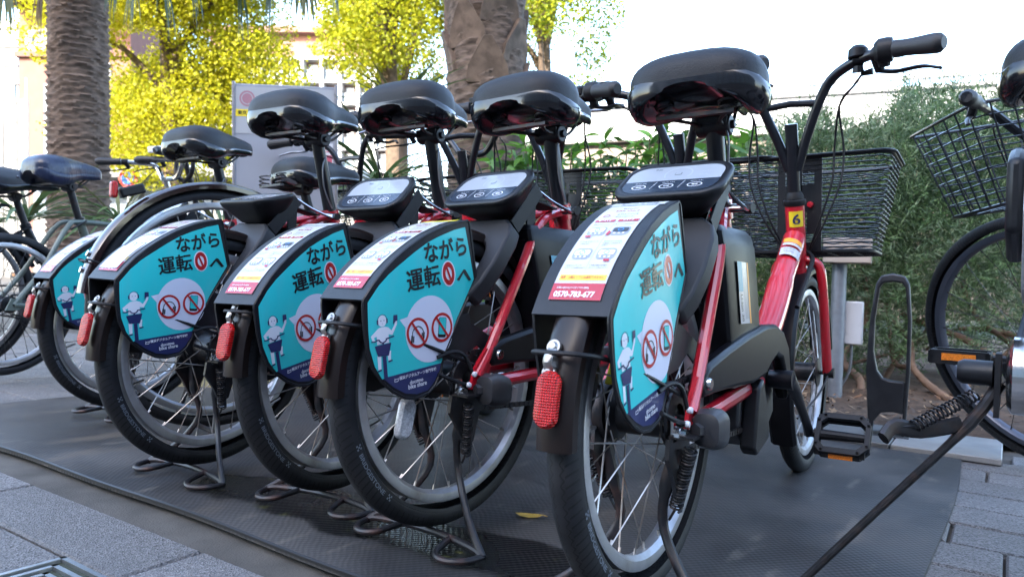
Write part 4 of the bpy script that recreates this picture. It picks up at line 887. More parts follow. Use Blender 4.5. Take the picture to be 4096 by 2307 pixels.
    for sy in (-1, 1):
        a, b, c = P[-1]; a0, b0, c0 = P[-2]; p1 = Vector((t.x + a, sy * b, t.z + c)); p0 = p1 + (Vector((t.x + a0, sy * b0, t.z + c0)) - p1).normalized() * .11; dd = (p1 - p0).normalized()
        m = MB(); m.tube([tuple(p0.lerp(p1, i / 8)) for i in range(9)], [.0165, .0160, .0155, .0160, .0168, .0175, .0180, .0175, .0110], n=12); part(m, 'grip', grip_m, True)
        m = MB(); h = p0 - dd * .012; m.tube([tuple(h - dd * .02), tuple(h + dd * .008)], .0150, n=10); m.tube([tuple(h), tuple(h + Vector((.028, 0, -.026)))], .010, n=8); bl = part(m, 'brake_lever', matt_black, True)
        q = MB(); q.tube(smoothpts([tuple(h + Vector((.026, 0, -.026))), tuple(h + dd * .04 + Vector((.030, 0, -.034))), tuple(h + dd * .10 + Vector((.018, 0, -.044))), tuple(h + dd * .135 + Vector((.010, 0, -.058)))], 4), [.0065] * 5 + [.0055] * 5 + [.0048] * 3, n=8, flat=.6); q.obj('lever_blade', steel_dark, bl)
    m = MB()
    for sy in (-1, 1): m.tube(smoothpts([(t.x + .02, sy * .14, t.z + .05), (t.x + .10, sy * .09, t.z + .02), (t.x + .13, sy * .04, t.z - .12), (hb.x + .03, sy * .01, hb.z)], 6), .0025, n=6)
    part(m, 'brake_cable', matt_black, True)
    if basket:
        x0, x1, hw, z0, z1 = basket; wire = .0021
        def lp(z):
            k = (z - z0) / (z1 - z0); return [(x, y) for x, y in rrect((x0 + x1) / 2 - .02 * (1 - k), 0, (x1 - x0) * lerp(.80, 1, k), 2 * hw * lerp(.80, 1, k), .03, 3)]
        m = MB(); m.tube([(x, y, z1) for x, y in lp(z1)], .0042, n=7, closed=True); m.tube([(x, y, z0) for x, y in lp(z0)], .0036, n=6, closed=True)
        for q in ((-.14, .02), (-.09, .02)): pass
        m.tube(smoothpts([(x0 - .003, -.07, z0 + .01), (x0 - .004, -.07, z1 - .05), (x0 - .004, -.04, z1 - .03), (x0 - .004, .04, z1 - .03), (x0 - .004, .07, z1 - .05), (x0 - .003, .07, z0 + .01)], 4), .0038, n=6)
        bk = part(m, 'basket', paint_black, True)
        for i in range(1, 8):
            z = lerp(z0, z1, i / 8); q = MB(); q.tube([(x, y, z) for x, y in lp(z)], wire, n=5, closed=True); q.obj('basket_wire', paint_black, bk)
        A, B = lp(z0), lp(z1)
        def interp(L, s):
            tot = [0.]
            for i in range(len(L)): tot.append(tot[-1] + (Vector(L[(i + 1) % len(L)]) - Vector(L[i])).length)
            s *= tot[-1]; i = max(j for j in range(len(L)) if tot[j] <= s); u = (s - tot[i]) / max(1e-9, tot[i + 1] - tot[i]); return Vector(L[i]).lerp(Vector(L[(i + 1) % len(L)]), u)
        for i in range(28):
            a, b = interp(A, i / 28), interp(B, i / 28); q = MB(); q.tube([(a.x, a.y, z0), (b.x, b.y, z1)], wire, n=5); q.obj('basket_wire', paint_black, bk)
        q = MB()
        for i in range(11): y = lerp(-hw * .78, hw * .78, i / 10); q.tube([(x0 + .01, y, z0), (x1 - .06, y, z0)], wire, n=5)
        q.obj('basket_floor', paint_black, bk, kind='stuff')
        m = MB()
        for sy in (-1, 1): m.tube([(ax.x, sy * .066, ax.z), (x0 + .10, sy * .085, z0)], .0042, n=7)
        part(m, 'basket_strut', paint_black, True)
    if headlamp:
        c = Vector((hp.x + .10, 0, basket[3] - .045)); m = MB(); m.lathe([(0, -.04), (.022, -.036), (.030, -.015), (.034, .03), (.030, .034)], c=tuple(c), axis='X', n=18); m.box((c.x - .03, 0, c.z + .035), (.05, .05, .02)); hl = part(m, 'headlamp', black_plastic, True)
        q = MB(); q.lathe([(.0, .036), (.030, .034), (.030, .031)], c=tuple(c), axis='X', n=18); q.obj('lamp_glass', clear_refl, hl)
    if rack:
        m = MB()
        for sy in (-1, 1):
            m.tube(smoothpts([(.20, sy * .05, R + .36), (-.10, sy * .06, R + .37), (-.24, sy * .05, R + .37)], 4), .006, n=8); m.tube([(0, sy * .066, R), (-.10, sy * .06, R + .37)], .005, n=7)
        m.tube([(-.24, -.05, R + .37), (-.24, .05, R + .37)], .006, n=8)
        for x in (-.16, -.06, .05, .14): m.tube([(x, -.055, R + .368), (x, .055, R + .368)], .004, n=6)
        part(m, 'carrier', paint_black)
    if guard: guard(root, part, R)
    if stand == 'rear':
        m = MB()
        for sy in (-1, 1): m.tube(smoothpts([(.0, sy * .075, R - .02), (-.02, sy * .09, R * .5), (-.05, sy * .13, .012)], 4), .007, n=8)
        m.tube([(-.05, -.13, .012), (-.05, .13, .012)], .007, n=8); part(m, 'parking_stand', rust_stand)
    for c in kids(root):
        if c.get('steer'): c.matrix_basis = Matrix.Translation(hp) @ Matrix.Rotation(bar_steer if bar_steer is not None and c.name.split('.')[0] in ('handlebar', 'grip', 'brake_lever', 'basket', 'headlamp', 'brake_cable') else steer, 4, hd.normalized()) @ Matrix.Translation(-hp) @ c.matrix_basis
    return root
blue_vinyl = mat('blue_plastic_cover', (.010, .016, .042), rough=.28, spec=.5, bump=1.0, bscale=46, var=.2, scale=9, stretch=(3, .7, 1))
grey_vinyl = mat('grey_vinyl', (.042, .045, .052), rough=.38, bump=.15, bscale=500)
olive_paint = mat('olive_paint', (.115, .140, .115), rough=.4, coat=.2, var=.1, scale=20)
bright_rim = mat('bright_rim', (.42, .43, .46), rough=.32, metal=.9, dirt=(.3, .28, .25), dscale=20, damt=.3)
brown_mud = mat('brown_black_paint', (.022, .010, .010), rough=.16, coat=.7)
black_bike = make_city('city_bicycle', (-.81, 2.03, .02), R_(44), .325, 1.10, paint_black, 'black bicycle with a long glossy mudguard and small red tail light', None, seat_z=.685, rim_m=bright_rim, mud_m=brown_mud, tail_light=True, sad=dict(Wd=.105, L=.26, H=.085, dx=.07), basket=(.84, 1.10, .16, .56, .74))
olive = make_city('city_bicycle', (-1.885, 2.74, .03), R_(63), .265, 1.02, olive_paint, 'olive green bicycle whose saddle is wrapped in dark blue plastic', None, seat_z=.735, twin=True, bars='flat', stem_h=.12, sad=dict(top=blue_vinyl, base=blue_vinyl, Wd=.088, L=.29, H=.105, spring=False), stand='none', spk=steel_dark, barw=.27)
grey = make_city('city_bicycle', (-2.17, 2.80, .0), R_(50), .315, 1.05, paint_black, 'dark bicycle at the left edge with a riveted grey saddle and rear carrier', None, seat_z=.72, mud_m=gloss_black, rack=True, sad=dict(top=grey_vinyl, Wd=.100, L=.36, H=.105), bars='up', stand='none', rim_m=mat('dull_rim', (.2, .2, .21), rough=.4, metal=.8))
m = MB(); sx, sz = .275 - .155 / .445 * .12, .72
for i in range(3): m.lathe([(0, -.004), (.0045, -.003), (.006, 0)], c=(sx - .01 + i * .045, -.064 + i * .013, sz + .072), n=8)
m.obj('rivet', chrome, grey)
m = MB()
tp = olive.location
bx_ = [c for c in kids(olive) if c.name.startswith('handlebar')][0]
q = MB(); q.box((.76, .17, .985), (.07, .085, .030), Matrix.Rotation(R_(-12), 3, 'Y')); q.obj('white_switch', white_print, olive, bevel=.004)
def right_extras(root, part, R):
    m = MB(); m.prism([(-.10, R + .22), (-.02, R + .12), (.12, R + .10), (.20, R + .30), (.12, R + .42), (-.06, R + .40)], .050, .055); part(m, 'dress_guard', mat('silver_paint', (.55, .55, .58), rough=.3, metal=.5), bevel=.002)
    m = MB(); m.prism([(-.02, R + .20), (.10, R + .16), (.14, R + .27), (.06, R + .33), (-.03, R + .30)], .055, .077); part(m, 'wheel_lock', black_plastic, bevel=.008)
    m = MB(); m.lathe([(.02, .030), (.050, .034), (.055, .040), (.055, .060), (.046, .066), (.02, .068)], c=(0, 0, R), n=28); part(m, 'brake_drum', chrome)
    m = MB(); m.lathe([(0, .128), (.014, .127), (.018, .120), (.018, .084), (.012, .082)], c=(0, 0, R), n=18); part(m, 'axle_cap', black_plastic)
    m = MB(); m.tube(smoothpts([(.01, .076, R - .015), (-.018, .110, R - .075), (-.050, .208, R - .200), (-.085, .315, .006)], 4), [.0085] * 5 + [.0060] * 8, n=10); m.prism([(-.025, R + .03), (.025, R + .03), (.03, R - .04), (-.02, R - .06)], .074, .081)
    m.tube(smoothpts([(-.02, .120, R - .075), (-.055, .165, R - .085), (-.085, .195, R - .080), (-.105, .205, R - .095)], 4), .0065, n=8, flat=1.8); sd2 = part(m, 'side_stand', steel_dark)
    q = MB(); coil(q, (-.010, .102, R - .030), (-.070, .172, R - .078), .0085, 16, .0015); q.tube([(-.07, .172, R - .078), (-.085, .190, R - .080)], .002, n=5); q.obj('stand_spring', steel_dark, sd2)
right = make_city('city_bicycle', (.757, 1.0, .0), R_(54.5), .342, 1.08, paint_black, 'black bicycle cut off by the right edge, with wire basket and side stand', None, steer=R_(58), bar_steer=R_(34), stem_h=-.055, seat_z=.76, sad=dict(Wd=.095), basket=(.84, 1.16, .215, .70, .935), headlamp=True, stand='side', rim_m=mat('dark_rim', (.10, .11, .14), rough=.35, metal=.6), spk=steel_dark, guard=right_extras)
# ---------------------------------------------------------------- ground round the bicycles; (u,v) run along and across the row
AX = math.atan2(-.559, .829); E1 = Vector((.829, -.559, 0)); E2 = Vector((.559, .829, 0))
def UV(u, v, z=0.): return E1 * u + E2 * v + Vector((0, 0, z))
g = MB(); g.add([(-150, -60, -.022), (150, -60, -.022), (150, 260, -.022), (-150, 260, -.022)], [(0, 1, 2, 3)])
struct(g.obj('ground', mat('joint_sand', (.075, .066, .056), rough=.95, var=.35, scale=9, bump=.6, bscale=300), smooth=0))
def granite():
    m = mat('granite', (.150, .142, .136), rough=.72, obj_rand=.14); nt = m.node_tree; N = nt.nodes; L = nt.links; b = N['Principled BSDF']
    src = b.inputs['Base Color'].links[0].from_socket; tc = N.new('ShaderNodeTexCoord')
    v = N.new('ShaderNodeTexVoronoi'); v.inputs['Scale'].default_value = 330; L.new(tc.outputs['Object'], v.inputs[0])
    r = N.new('ShaderNodeValToRGB'); e = r.color_ramp.elements; e[0].position = .0; e[0].color = (.28, .27, .28, 1); e[1].position = 1; e[1].color = (1.55, 1.55, 1.6, 1)
    x = e.__class__ if False else r.color_ramp.elements.new(.45); x.color = (.85, .84, .86, 1)
    L.new(v.outputs['Color'], r.inputs[0]); t = N.new('ShaderNodeTexNoise'); t.inputs['Scale'].default_value = 120; t.inputs['Detail'].default_value = 5; L.new(tc.outputs['Object'], t.inputs[0])
    mx = N.new('ShaderNodeMix'); mx.data_type = 'RGBA'; mx.blend_type = 'MULTIPLY'; mx.inputs[0].default_value = 1; L.new(src, mx.inputs[6]); L.new(r.outputs[0], mx.inputs[7])
    t2 = N.new('ShaderNodeTexNoise'); t2.inputs['Scale'].default_value = 3.2; t2.inputs['Detail'].default_value = 5; L.new(tc.outputs['Object'], t2.inputs[0])
    r3 = N.new('ShaderNodeMapRange'); r3.inputs[1].default_value = .42; r3.inputs[2].default_value = .66; r3.inputs[4].default_value = .45; L.new(t2.outputs[0], r3.inputs[0])
    m3 = N.new('ShaderNodeMix'); m3.data_type = 'RGBA'; L.new(r3.outputs[0], m3.inputs[0]); L.new(mx.outputs[2], m3.inputs[6]); m3.inputs[7].default_value = (.085, .078, .074, 1); L.new(m3.outputs[2], b.inputs['Base Color'])
    bp = N.new('ShaderNodeBump'); bp.inputs['Strength'].default_value = .9; bp.inputs['Distance'].default_value = .0022; ad = N.new('ShaderNodeMath'); ad.operation = 'ADD'; L.new(t.outputs[0], ad.inputs[0]); L.new(v.outputs['Distance'], ad.inputs[1]); L.new(ad.outputs[0], bp.inputs['Height']); L.new(bp.outputs[0], b.inputs['Normal'])
    return m
GR = granite()
pav = empty('pavement'); pav.rotation_euler = (0, 0, AX); struct(pav)
def slab(a, b):
    m = MB(); c = .004; ht = .03; rs = []
    for i, z in ((0, -ht), (0, -c), (c, 0)): rs.append([(-a / 2 + i, -b / 2 + i, z), (a / 2 - i, -b / 2 + i, z), (a / 2 - i, b / 2 - i, z), (-a / 2 + i, b / 2 - i, z)])
    m.loft(rs); return m.mesh('paver', GR, smooth=0)
PL, PB, GAP = .587, .148, .006
SL = {}
def lay(u0, u1, v):
    k = round(u1 - u0, 2)
    if k < .04: return
    if k not in SL: SL[k] = slab(u1 - u0 - GAP, PB - GAP)
    o = bpy.data.objects.new('paver', SL[k]); COL.objects.link(o); o.parent = pav; o.location = ((u0 + u1) / 2, v + PB / 2, -.008 + rnd.uniform(-.0012, .0012)); o.rotation_euler = (rnd.uniform(-.003, .003), rnd.uniform(-.0015, .0015), rnd.choice((0, math.pi)))
OFF = {0: .1, 1: .007, 2: .2}
joints = {-1: -1.19, 0: -1.065, 1: -1.308, 6: .009, 7: -.080, 8: .3, 9: -.093, 11: -.032}
MU0, MU1, MV0, MV1 = -2.66, -.092, .800, 2.425
npv = 0
for r in range(-3, 20):
    v = .572 + (r) * PB; ph = joints.get(r, rnd.uniform(0, PL)) % PL
    a = -6; 
    u0 = math.floor((-4.9 - ph) / PL) * PL + ph
    while u0 < 1.3:
        u1 = u0 + PL; parts_ = [(u0, u1)]
        if MV0 - .10 < v and v + PB < MV1 + .1:   # under the mat nothing is laid
            parts_ = []
            if u0 < MU0 + .12: parts_.append((u0, min(u1, MU0 + .12)))
            if u1 > MU1 - .10: parts_.append((max(u0, MU1 - .10), u1))
        elif v + PB > 2.42 and u1 > -2.75 and u0 < .02:
            parts_ = []
            if u0 < -2.75: parts_.append((u0, -2.75))
            if u1 > .02 and v < 2.6: parts_.append((max(u0, .02), u1))
        for p0, p1 in parts_:
            if v > 2.6 and p1 > -2.6: continue
            lay(p0, p1, v); npv += 1
        u0 = u1
# rubber mat
def mat_rubber():
    m = mat('mat_rubber', (.036, .037, .041), rough=.58); nt = m.node_tree; N = nt.nodes; L = nt.links; b = N['Principled BSDF']; tc = N.new('ShaderNodeTexCoord')
    def M(op, *a):
        x = N.new('ShaderNodeMath'); x.operation = op
        for i, v in enumerate(a):
            if isinstance(v, (int, float)): x.inputs[i].default_value = v
            else: L.new(v, x.inputs[i])
        return x.outputs[0]
    def noise(s, det=5, st=None):
        t = N.new('ShaderNodeTexNoise'); t.inputs['Scale'].default_value = s; t.inputs['Detail'].default_value = det
        if st:
            mp = N.new('ShaderNodeMapping'); mp.inputs['Scale'].default_value = st; L.new(tc.outputs['Object'], mp.inputs[0]); L.new(mp.outputs[0], t.inputs[0])
        else: L.new(tc.outputs['Object'], t.inputs[0])
        return t.outputs[0]
    def mr(x, a, b_, c=0., d=1.):
        r = N.new('ShaderNodeMapRange'); r.inputs[1].default_value = a; r.inputs[2].default_value = b_; r.inputs[3].default_value = c; r.inputs[4].default_value = d; r.interpolation_type = 'SMOOTHSTEP'; L.new(x, r.inputs[0]); return r.outputs[0]
    def mix(f, a, c):
        x = N.new('ShaderNodeMix'); x.data_type = 'RGBA'
        L.new(f, x.inputs[0])
        for s_, v in ((6, a), (7, c)):
            if isinstance(v, tuple): x.inputs[s_].default_value = (*v, 1)
            else: L.new(v, x.inputs[s_])
        return x.outputs[2]
    sx = N.new('ShaderNodeSeparateXYZ'); L.new(tc.outputs['Object'], sx.inputs[0]); X, Y, Z = sx.outputs
    dust = mr(noise(2.4, 8), .40, .66); col = mix(dust, (.026, .025, .026), (.066, .061, .058)); 
    brown = mr(noise(7, 6, (1, .35, 1)), .56, .74, 0, .65); col = mix(brown, col, (.115, .090, .068))
    pale = mr(noise(18, 5, (1, .3, 1)), .60, .70, 0, .45); col = mix(pale, col, (.15, .13, .11))
    # wet patch: between the stands of the second and third bicycle
    wn = M('MULTIPLY', M('SUBTRACT', noise(5.5, 7), .5), .30)
    dx = M('MAXIMUM', M('SUBTRACT', M('ABSOLUTE', M('SUBTRACT', X, -.92)), .36), 0.); dy = M('SUBTRACT', Y, M('ADD', .985, M('MULTIPLY', M('SUBTRACT', X, -.92), .02)))
    dist = M('ADD', M('SQRT', M('ADD', M('MULTIPLY', dx, dx), M('MULTIPLY', M('MULTIPLY', dy, dy), 2.2))), wn)
    wet = mr(dist, .10, .145, 1, 0)
    col = mix(wet, col, (.005, .005, .006)); algae = M('MULTIPLY', wet, mr(noise(17, 4), .60, .72, 0, .8)); col = mix(algae, col, (.10, .10, .025))
    L.new(col, b.inputs['Base Color'])
    # moulded pattern: short crossing bars
    c1, s1 = 190., 240.
    wob = M('MULTIPLY', noise(14, 2), 5.); w1 = M('SINE', M('ADD', M('MULTIPLY', X, 480.), wob)); w2 = M('SINE', M('ADD', M('MULTIPLY', Y, 420.), M('MULTIPLY', wob, 1.3))); pat = M('MULTIPLY', w1, w2)
    rg = M('SUBTRACT', mr(dust, 0, 1, .50, .66), M('MULTIPLY', wet, .26)); rg = M('MAXIMUM', rg, .2); L.new(rg, b.inputs['Roughness'])
    L.new(M('SUBTRACT', .5, M('MULTIPLY', wet, .2)), b.inputs['Specular IOR Level'])
    bp = N.new('ShaderNodeBump'); bp.inputs['Strength'].default_value = .7; bp.inputs['Distance'].default_value = .0005; L.new(M('ADD', pat, M('MULTIPLY', noise(500, 2), .8)), bp.inputs['Height'])
    b2 = N.new('ShaderNodeBump'); b2.inputs['Strength'].default_value = .5; b2.inputs['Distance'].default_value = .02; L.new(noise(3.0, 3), b2.inputs['Height']); L.new(b2.outputs[0], bp.inputs['Normal']); L.new(bp.outputs[0], b.inputs['Normal'])
    return m
m = MB(); NX, NY = 40, 26; vs = []; fs = []
for j in range(NY + 1):
    for i in range(NX + 1):
        u = lerp(MU0, MU1, i / NX); v = lerp(MV0, MV1, j / NY); e = min(j, 3)
        if j == 0: v += .006 * math.sin(u * 3.1) + .004 * math.sin(u * 9)
        if i == NX: u += .008 * math.sin(v * 4)
        vs.append((u, v, 0.0 + .0012 * math.sin(u * 2.3 + 1) * math.sin(v * 3.1)))
for j in range(NY):
    for i in range(NX): a = j * (NX + 1) + i; fs.append((a, a + 1, a + NX + 2, a + NX + 1))
m.add(vs, fs)
bd = [vs[i] for i in range(NX + 1)] + [vs[j * (NX + 1) + NX] for j in range(1, NY + 1)] + [vs[NY * (NX + 1) + i] for i in range(NX - 1, -1, -1)] + [vs[j * (NX + 1)] for j in range(NY - 1, 0, -1)]
for i in range(len(bd)):
    a, b = bd[i], bd[(i + 1) % len(bd)]; m.add([a, b, (b[0], b[1], -.012), (a[0], a[1], -.012)], [(3, 2, 1, 0)])
m.tube([(x, y, z - .003) for x, y, z in bd[:NX + 1]], .0042, n=6, mi=1)
o = m.obj('rubber_mat', [mat_rubber(), mat('mat_edge', (.012, .011, .012), rough=.5)], smooth=40); o.rotation_euler = (0, 0, AX); tag(o, 'large worn black rubber mat with a damp patch lying under the row of bicycles', 'mat')
# edging plates behind the mat
pl = empty('edging_strip'); pl.rotation_euler = (0, 0, AX); struct(pl); pl['label'] = 'grey edging plates between the mat and the soil bed'
edge_a = mat('edging_grey', (.12, .12, .12), rough=.5, var=.2, scale=6, dirt=(.10, .09, .08), dscale=9, damt=.5); edge_b = mat('edging_pale', (.24, .24, .24), rough=.45, var=.12, scale=7, dirt=(.16, .15, .13), dscale=8, damt=.5)
for i, (u0, u1, mt) in enumerate(((-.275, 0, edge_b), (-.90, -.279, edge_a), (-1.60, -.904, edge_a), (-2.25, -1.604, edge_a), (-2.70, -2.254, edge_a))):
    m = MB(); m.box(((u0 + u1) / 2, 2.605, .004), (u1 - u0, .345, .018)); m.obj('plate', mt, pl, bevel=.003)
# drain grate at the lower left
gr = empty('drain_grate', UV(-1.105, .475, -.007)); gr.rotation_euler = (0, 0, AX); tag(gr, 'square metal drain grate set in the paving at the bottom left', 'drain')
for k in range(3):
    w = .085 - k * .022; m = MB()
    for a, b, c, d in ((-w, -w, w, -w), (w, -w, w, w), (w, w, -w, w), (-w, w, -w, -w)): m.box(((a + c) / 2, (b + d) / 2, .0015), (abs(c - a) + .008, abs(d - b) + .008, .007))
    m.obj('grate_bar', alloy, gr)
m = MB(); m.box((0, 0, -.004), (.185, .185, .006)); m.obj('grate_pan', mat('grate_dark', (.03, .035, .02), rough=.9), gr)
# fallen leaf
m = MB(); q = []
L0 = [(-.028, 0), (-.018, .010), (0, .0145), (.016, .011), (.027, .001), (.016, -.010), (0, -.0125), (-.018, -.009)]
m.add([(x, y, .003 + .10 * abs(y) ** 1.3 + .004 * (x / .028) ** 2) for x, y in L0] + [(0, 0, .0022)], [(i, (i + 1) % 8, 8) for i in range(8)]); m.tube([(.026, 0, .006), (.034, .001, .004)], .0007, n=4)
lf = m.obj('fallen_leaf', mat('leaf_yellow', (.55, .36, .06), rough=.5, var=.3, scale=80, dirt=(.25, .10, .03), dscale=90, damt=.6), smooth=60); lf.location = (.05, 1.40, .001); lf.rotation_euler = (0, 0, R_(-8)); tag(lf, 'single yellow fallen leaf lying on the black mat', 'leaf')
# soil bed
m = MB(); vs = []; fs = []; NU, NV = 90, 46
for j in range(NV + 1):
    for i in range(NU + 1):
        u = lerp(-3.4, 5.2, i / NU); v = lerp(2.775, 7.2, (j / NV) ** 1.5); z = .004 + min(1, j / 4) * (.022 + .030 * math.sin(u * 5.1 + 2 * math.sin(v * 4)) * math.sin(v * 6.3) + rnd.uniform(-.008, .008)); vs.append((u, v, z))
for j in range(NV):
    for i in range(NU): a = j * (NU + 1) + i; fs.append((a, a + 1, a + NU + 2, a + NU + 1))
m.add(vs, fs); o = m.obj('soil', mat('soil', (.060, .036, .022), rough=.95, var=.5, scale=40, bump=1., bscale=160, dirt=(.10, .065, .04), dscale=12, damt=.8), smooth=70); o.rotation_euler = (0, 0, AX); struct(o)
lm = MB()
for i in range(2600):
    u, v = rnd.uniform(-1.2, 3.2), 2.79 + abs(rnd.gauss(0, .75)); p = UV(u, v, .035); s_ = rnd.uniform(.008, .022); a = rnd.uniform(0, 6.3); t = rnd.uniform(-.5, .5)
    d1 = Vector((math.cos(a), math.sin(a), t)) * s_; d2 = Vector((-math.sin(a), math.cos(a), rnd.uniform(-.5, .5))) * s_ * rnd.uniform(.15, .5)
    lm.add([p - d1, p - d2, p + d1, p + d2], [(0, 1, 2, 3)], i % 3)
o = lm.obj('leaf_litter', [mat('litter_brown', (.14, .07, .035), rough=.9), mat('litter_tan', (.22, .14, .08), rough=.9), mat('litter_dark', (.05, .03, .02), rough=.9)], smooth=0, kind='stuff'); tag(o, 'brown dead leaves and bark scattered over the soil bed', 'leaf litter', kind='stuff')
# hoop rack, post with boxes
rk = empty('bicycle_rack', UV(-.305, 2.60, .013)); rk.rotation_euler = (0, 0, AX + R_(4)); tag(rk, 'dark grey hoop bicycle rack standing empty on the edging plates', 'bicycle rack')
iron = mat('rack_iron', (.030, .030, .034), rough=.42, metal=.4, var=.25, scale=24, dirt=(.09, .09, .095), dscale=7, damt=.5)
out = [(-.052, 0), (-.066, .20), (-.060, .36), (-.047, .475), (-.034, .500), (0, .508), (.034, .500), (.047, .475), (.057, .36), (.058, .20), (.050, 0)]
inn = [(.040, .015), (.046, .05), (.030, .062), (0, .066), (-.028, .060), (-.042, .035), (-.040, .015)]
m = MB()
m.prism([(-.052, 0), (-.066, .20), (-.060, .36), (-.047, .475), (-.034, .500), (0, .508), (.034, .500), (.047, .475), (.057, .36), (.058, .20), (.050, 0), (.040, 0), (.045, .160), (.046, .20), (.046, .36), (.036, .462), (.026, .478), (0, .482), (-.026, .478), (-.036, .462), (-.046, .36), (-.046, .26), (-.034, .20), (-.018, .178), (.004, .172), (.045, .170), (.045, .070), (.018, .074), (-.018, .070), (-.038, .040), (-.042, 0)], -.020, .020); m.obj('hoop', iron, rk, bevel=.006, fix=True)
m = MB(); m.box((0, 0, -.001), (.125, .09, .006)); m.obj('base_plate', iron, rk, bevel=.001)
m = MB(); m.lathe([(0, .012), (.011, .012), (.011, .003)], c=(-.0, -.032, 0), axis='Z', n=6); m.obj('bolt', steel_dark, rk)
ps = empty('steel_post', (1.40, 3.16, .0)); ps.rotation_euler = (0, 0, R_(-28)); tag(ps, 'grey steel post with a beige box and white junction box behind the front bicycle', 'post')
grey_post = mat('galvanised', (.20, .22, .25), rough=.45, metal=.5, var=.15, scale=20)
m = MB(); m.tube([(0, 0, -.02), (0, 0, .62)], .030, n=16); m.obj('pole', grey_post, ps)
m = MB(); m.box((.030, -.02, .635), (.185, .11, .105)); m.obj('beige_box', mat('beige_paint', (.33, .27, .23), rough=.5, var=.1, scale=10), ps, bevel=.004)
m = MB(); m.box((.055, .05, .33), (.085, .06, .185)); m.obj('junction_box', mat('white_box', (.42, .43, .46), rough=.4, dirt=(.2, .19, .18), dscale=12), ps, bevel=.006)
m = MB(); m.tube(smoothpts([(.055, .05, .24), (.05, .06, .12), (.0, .07, .02)], 4), .006, n=6); m.obj('conduit', grey_post, ps)
# ---------------------------------------------------------------- surroundings; built upright, then turned to the true vertical (the paving falls gently to the right)
GT = []
def gx(X, Y, d): return Vector(((X - 1288) / 1854.5 * d, d, CH + ((725.5 - Y) / 1854.5 - .0069) * d))
def top(o): GT.append(o); return o
nr = np.random.default_rng(11)
def quads_obj(name, V, mats_, parent=None, mi=None, kind=None):
    """V: (n,4,3) array of quads as one mesh"""
    n = len(V); me = bpy.data.meshes.new(name); me.vertices.add(n * 4); me.vertices.foreach_set('co', np.ascontiguousarray(V, dtype=np.float32).ravel())
    me.loops.add(n * 4); me.loops.foreach_set('vertex_index', np.arange(n * 4, dtype=np.int32)); me.polygons.add(n); me.polygons.foreach_set('loop_start', np.arange(0, n * 4, 4, dtype=np.int32))
    for m in (mats_ if isinstance(mats_, list) else [mats_]): me.materials.append(m)
    if mi is not None: me.polygons.foreach_set('material_index', np.asarray(mi, dtype=np.int32))
    me.update(); o = bpy.data.objects.new(name, me); COL.objects.link(o); o.parent = parent
    if kind: o['kind'] = kind
    return o
def unit(a): return a / np.maximum(1e-9, np.linalg.norm(a, axis=-1, keepdims=True))
def leaf_quads(P, size, elong=1.6, droop=.0, dirs=None, jit=1.):
    n = len(P); d = unit(nr.normal(size=(n, 3))) if dirs is None else unit(dirs + nr.normal(size=(n, 3)) * jit); d[:, 2] -= droop; d = unit(d)
    w = unit(np.cross(d, nr.normal(size=(n, 3)))); s = (np.asarray(size) * nr.uniform(.6, 1.25, n))[:, None]
    return np.stack([P - d * s * .5, P + w * s * .5 / elong, P + d * s * .5, P - w * s * .5 / elong], 1)
def crown_points(blobs, n, shell=.55):
    w = np.array([b[3] * b[4] * b[5] for b in blobs]) ** .75; k = nr.choice(len(blobs), n, p=w / w.sum()); B = np.array(blobs)[k]
    u = unit(nr.normal(size=(n, 3))); r = nr.uniform(shell ** 3, 1, n)[:, None] ** (1 / 3); r *= (1 + .22 * np.sin(u[:, :1] * 5 + k[:, None]) * np.sin(u[:, 2:] * 7 + 2 * k[:, None]))
    return B[:, :3] + u * r * B[:, 3:6]
bark = mat('bark', (.11, .075, .05), rough=.9, var=.4, scale=14, bump=1, bscale=40)
gink1 = mat('ginkgo_yellow', (.44, .42, .014), rough=.55, trans=.6); gink2 = mat('ginkgo_gold', (.38, .34, .012), rough=.55, trans=.6); gink3 = mat('ginkgo_lime', (.33, .36, .02), rough=.55, trans=.6); gink4 = mat('ginkgo_green', (.19, .26, .03), rough=.55, trans=.6)
def tree(label, base, ht, r, blobs, n, mats_, weights, size):
    t = empty('ginkgo_tree', base); tag(t, label, 'tree', 'yellow autumn trees behind the bicycles'); top(t)
    m = MB(); m.tube(smoothpts([(0, 0, -.1), (.05, 0, ht * .3), (-.05, .05, ht * .6), (.05, 0, ht)], 6), [r * (1 - .7 * i / 18) for i in range(19)], n=12); m.obj('trunk', bark, t, smooth=60)
    for i in range(9):
        b = blobs[(i * 3) % len(blobs)]; z0 = ht * rnd.uniform(.3, .8); q = Vector(b[:3]); m = MB()
        m.tube(smoothpts([(0, 0, z0), tuple(Vector((0, 0, z0)).lerp(q, .5) + Vector((0, 0, .3))), tuple(q)], 5), [r * .4 * (1 - .08 * j) for j in range(11)], n=7); m.obj('limb', bark, t, smooth=60)
    P = crown_points(blobs, n, .35); V = leaf_quads(P, size, 1.25); quads_obj('crown', V, mats_, t, nr.choice(len(mats_), n, p=weights))
    return t
def blobs_in(x0, x1, z0, z1, dy, k, rmin, rmax):
    o = []
    for i in range(k): r = rnd.uniform(rmin, rmax); o.append((rnd.uniform(x0 + r * .8, x1 - r * .8), rnd.uniform(-dy, dy), rnd.uniform(z0 + r * .7, z1 - r * .7), r, r * .9, r * .8))
    return o
p = gx(425, 725, 14); tree('tall golden yellow tree filling the gap beside the slender palm trunk', (p.x, 14, 0), 8.5, .22, blobs_in(-2.35, 2.45, 2.2, 9.6, 1.6, 44, .8, 1.35), 150000, [gink1, gink2, gink3], [    .62, .26, .12], .066)
